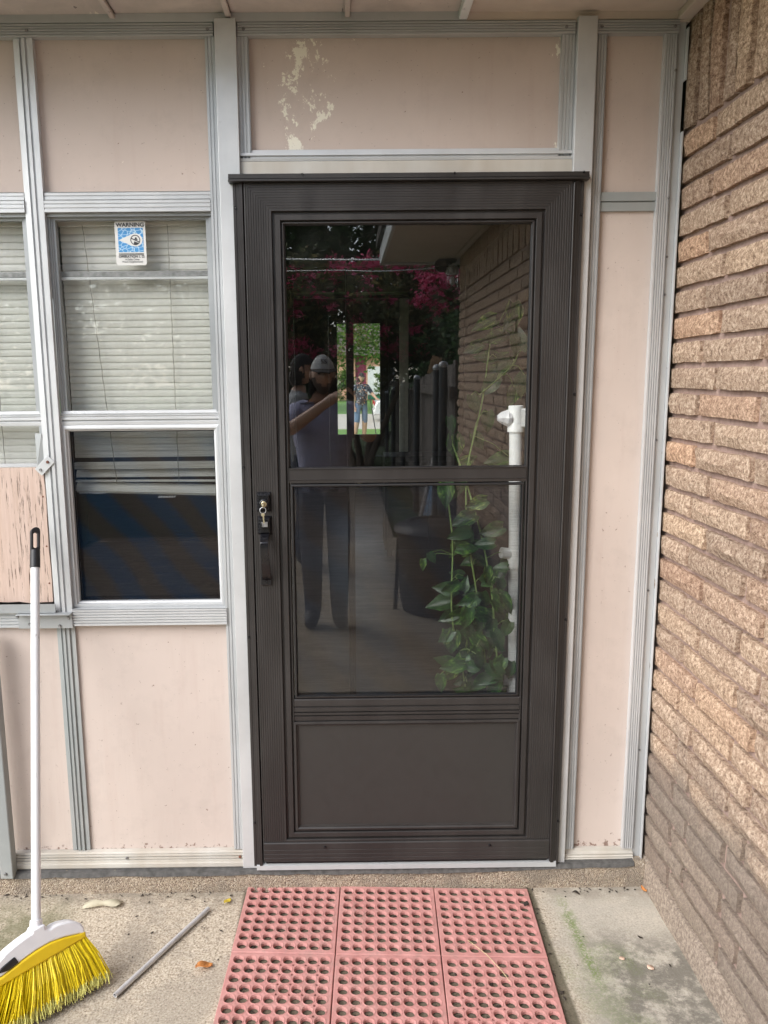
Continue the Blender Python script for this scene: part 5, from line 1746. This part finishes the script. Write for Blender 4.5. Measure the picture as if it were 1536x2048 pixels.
# the photographer, phone in both hands right behind the lens
SC = .94
px_, py_ = -.305, -2.66
def L_(x, y, z): return ((x - px_) / SC, (y - py_) / SC, (z - GZ) / SC)
person('bearded man in a grey cap and lavender T-shirt holding up a phone', (px_, py_, GZ), 0, SC, ('skin', 'shirt_lavender', 'jeans', 'shoe'),
       dict(shL=L_(-.485, -2.66, 1.275), elL=L_(-.515, -2.47, 1.17), wrL=L_(-.285, -2.345, 1.335), haL=L_(-.225, -2.315, 1.375),
            shR=L_(-.125, -2.66, 1.275), elR=L_(-.02, -2.50, 1.12), wrR=L_(-.075, -2.355, 1.33), haR=L_(-.105, -2.325, 1.375)),
       dict(L=(.7, .25, .3), R=(-.7, .25, .3)), 'cap_grey', True, True, look=R(-8), logo=True)
ph = MB().box(-.195, -.120, -.0045, .0035, -.125, .018)
m_ = Matrix.Translation((-.176, -2.2745, 1.484)) @ Matrix.Rotation(R(-9.7), 4, 'X')
ph.v = [tuple(m_ @ Vector((x + .176, y, z))) for x, y, z in ph.v]
tag(ph.build('phone', 'black_plastic', None, bevel=.002), 'black phone held up by the man in the grey cap', 'phone')
person('man in a grey T-shirt and dark cap standing behind the photographer', (-.53, -4.25, GZ), R(-95), .97, ('skin', 'shirt_grey', 'jeans', 'shoe'), cap='cap_black', hair_long=True)

# ------------------------------------------------------------------ the street beyond the front door
FZ = -.15
plain('asphalt_pale', (.46, .42, .36), .9, bump=.3, scale=12)
structure(MB().box(-60, 60, 22.6, 32.5, -.20, -.115).build('road', 'asphalt_pale'))
structure(MB().box(-60, 60, 8.15, 9.3, -.20, -.12).build('front_walk', 'path_concrete'))
foliage('bright_grass', ((0.0, (.10, .22, .03)), (1.0, (.20, .36, .06))))
t = NT('bright_lawn')
t.set(color=t.ramp(t.noise(6, 5, .7), (.3, (.075, .17, .025)), (.7, (.15, .29, .05))), rough=.9)
MATS['bright_lawn'] = t.m
structure(MB().add([(-60, 9.3, -.135), (60, 9.3, -.135), (60, 22.6, -.135), (-60, 22.6, -.135)], [(0, 1, 2, 3)]).build('front_lawn', 'bright_lawn'))
structure(MB().add([(-60, 32.5, -.12), (60, 32.5, -.12), (60, 60, -.05), (-60, 60, -.05)], [(0, 1, 2, 3)]).build('far_lawn', 'bright_lawn'))
plain('far_brick', (.52, .30, .20), .9, var=.25, scale=6)
plain('maroon', (.22, .03, .07), .6)
plain('garage_white', (.72, .72, .72), .6)
plain('shingle', (.14, .12, .11), .9)
plain('green_trim', (.02, .16, .09), .6)
hs_ = empty('brick_house', (0, 52, -.1), 'orange brick house across the street with a maroon entrance', 'house')
MB().box(-9, .58, 51.6, 58, -.1, 2.9).build('wall', 'far_brick', hs_)
MB().box(1.30, 9, 51.6, 58, -.1, 2.9).build('wall', 'far_brick', hs_)
MB().box(.581, 1.299, 51.8, 58, -.1, 2.9).build('entrance', 'maroon', hs_)
MB().box(1.40, 2.95, 51.55, 51.598, .30, 2.15).build('window', 'garage_white', hs_)
MB().box(1.40, 2.95, 51.5, 51.597, -.02, .25).build('planter', 'green_trim', hs_)
MB().prism([(-9.6, 0), (9.6, 0), (9.6, .25), (5, 2.3), (-5, 2.3), (-9.6, .25)], (0, 51.0, 2.9), (1, 0, 0), (0, 0, 1), (0, 7.5, 0)).build('roof', 'shingle', hs_)
bs = empty('bush', (-.3, 49.5, -.1), 'round green bush in front of the house across the street', 'bush')
crown((-.35, 49.5, .95), (.9, .7, .9), 2500, .09, 51, 'leaf_bright', 50, shell=.3).build('foliage', 'leaf_bright', bs, rec=False)
bs = empty('bush', (2.6, 49.0, -.1), 'thin green shrub by the white window across the street', 'bush')
crown((2.15, 49.0, .95), (.42, .4, .95), 900, .08, 52, 'leaf_bright', 40, shell=.3).build('foliage', 'leaf_bright', bs, rec=False)
tree('street_tree', 'leafy tree with low branches at the far side of the street', (4.2, 34.5, -.12), (1, 4.0, .5),
     [('crown', crown((.6, 34.0, 4.3), (4.2, 2.6, 2.35), 9000, .11, 61, 'leaf_bright', 170, shell=.2), 'leaf_bright')], 62, th=.22)
tree('street_tree', 'leafy tree farther along the street to the left', (-7, 37, -.12), (1, 4.0, .5),
     [('crown', crown((-6, 37, 5), (4, 3, 3), 5000, .16, 63, 'leaf_mid', 120, shell=.2), 'leaf_mid')], 64, th=.22)
# parked car, its tail showing
plain('car_paint', (.62, .62, .62), .25, .3, .04)
plain('car_glass', (.03, .035, .04), .1)
plain('tyre', (.02, .02, .02), .8)
plain('tail_red', (.35, .02, .02), .3)
car = empty('parked_car', (3.1, 27.2, -.11), 'pale silver car parked on the street', 'car')
pr = [(0, .25), (-.02, .55), (.06, .74), (.75, .80), (1.25, 1.28), (2.55, 1.33), (3.25, .86), (4.15, .72), (4.35, .50), (4.33, .24), (3.95, .20), (3.85, .40), (3.6, .52), (3.3, .52), (3.05, .40), (2.95, .20), (1.3, .20), (1.2, .40), (.95, .52), (.65, .52), (.4, .40), (.3, .22)]
MB().prism(pr, (.92, 26.3, -.11), (1, 0, 0), (0, 0, 1), (0, 1.75, 0)).build('body', 'car_paint', car, 30, bevel=.05)
MB().prism([(.95, .84), (1.32, 1.22), (2.5, 1.26), (3.05, .88)], (.92, 26.28, -.11), (1, 0, 0), (0, 0, 1), (0, 1.79, 0)).build('side_window', 'car_glass', car)
for x in (.80, 3.45):
    for y in (26.28, 27.88):
        w_ = MB().lathe((.92 + x, y, .215), [(.32, 0), (.33, .03), (.33, .17), (.32, .20)], 20, 'y').build('wheel', 'tyre', car, 40)
        MB().lathe((.92 + x, y - .012, .215), [(.2, 0), (.2, .02), (.05, .03)], 16, 'y').build('rim', 'steel', w_, 40)
for y in (26.4, 27.7):
    MB().box(.885, .93, y, y + .25, .45, .62).build('tail_light', 'tail_red', car, bevel=.02)
MB().box(.86, .95, 26.35, 28.0, .12, .32).build('bumper', 'car_paint', car, bevel=.04)
p3 = person('person in a floral shirt and denim shorts leaning on a stick in the front yard', (.27, 18.8, FZ), R(-160), .97, ('skin', 'shirt_floral', 'jean_shorts', 'shoe'),
            dict(elL=(-.30, .10, 1.20), wrL=(-.33, .28, 1.10), haL=(-.33, .34, 1.09), hiR=(.11, 0, .90), knR=(.15, .06, .50), anR=(.19, -.02, .085), toR=(.22, .15, .03)), cap='cap_black', shorts=True, hair_long=True)
tag(MB().tube([(.475, 18.42, 1.02), (.66, 18.35, -.12)], .013, 8).build('walking_stick', 'dark_enamel', None, 60), 'dark stick held by the person in the floral shirt', 'stick')
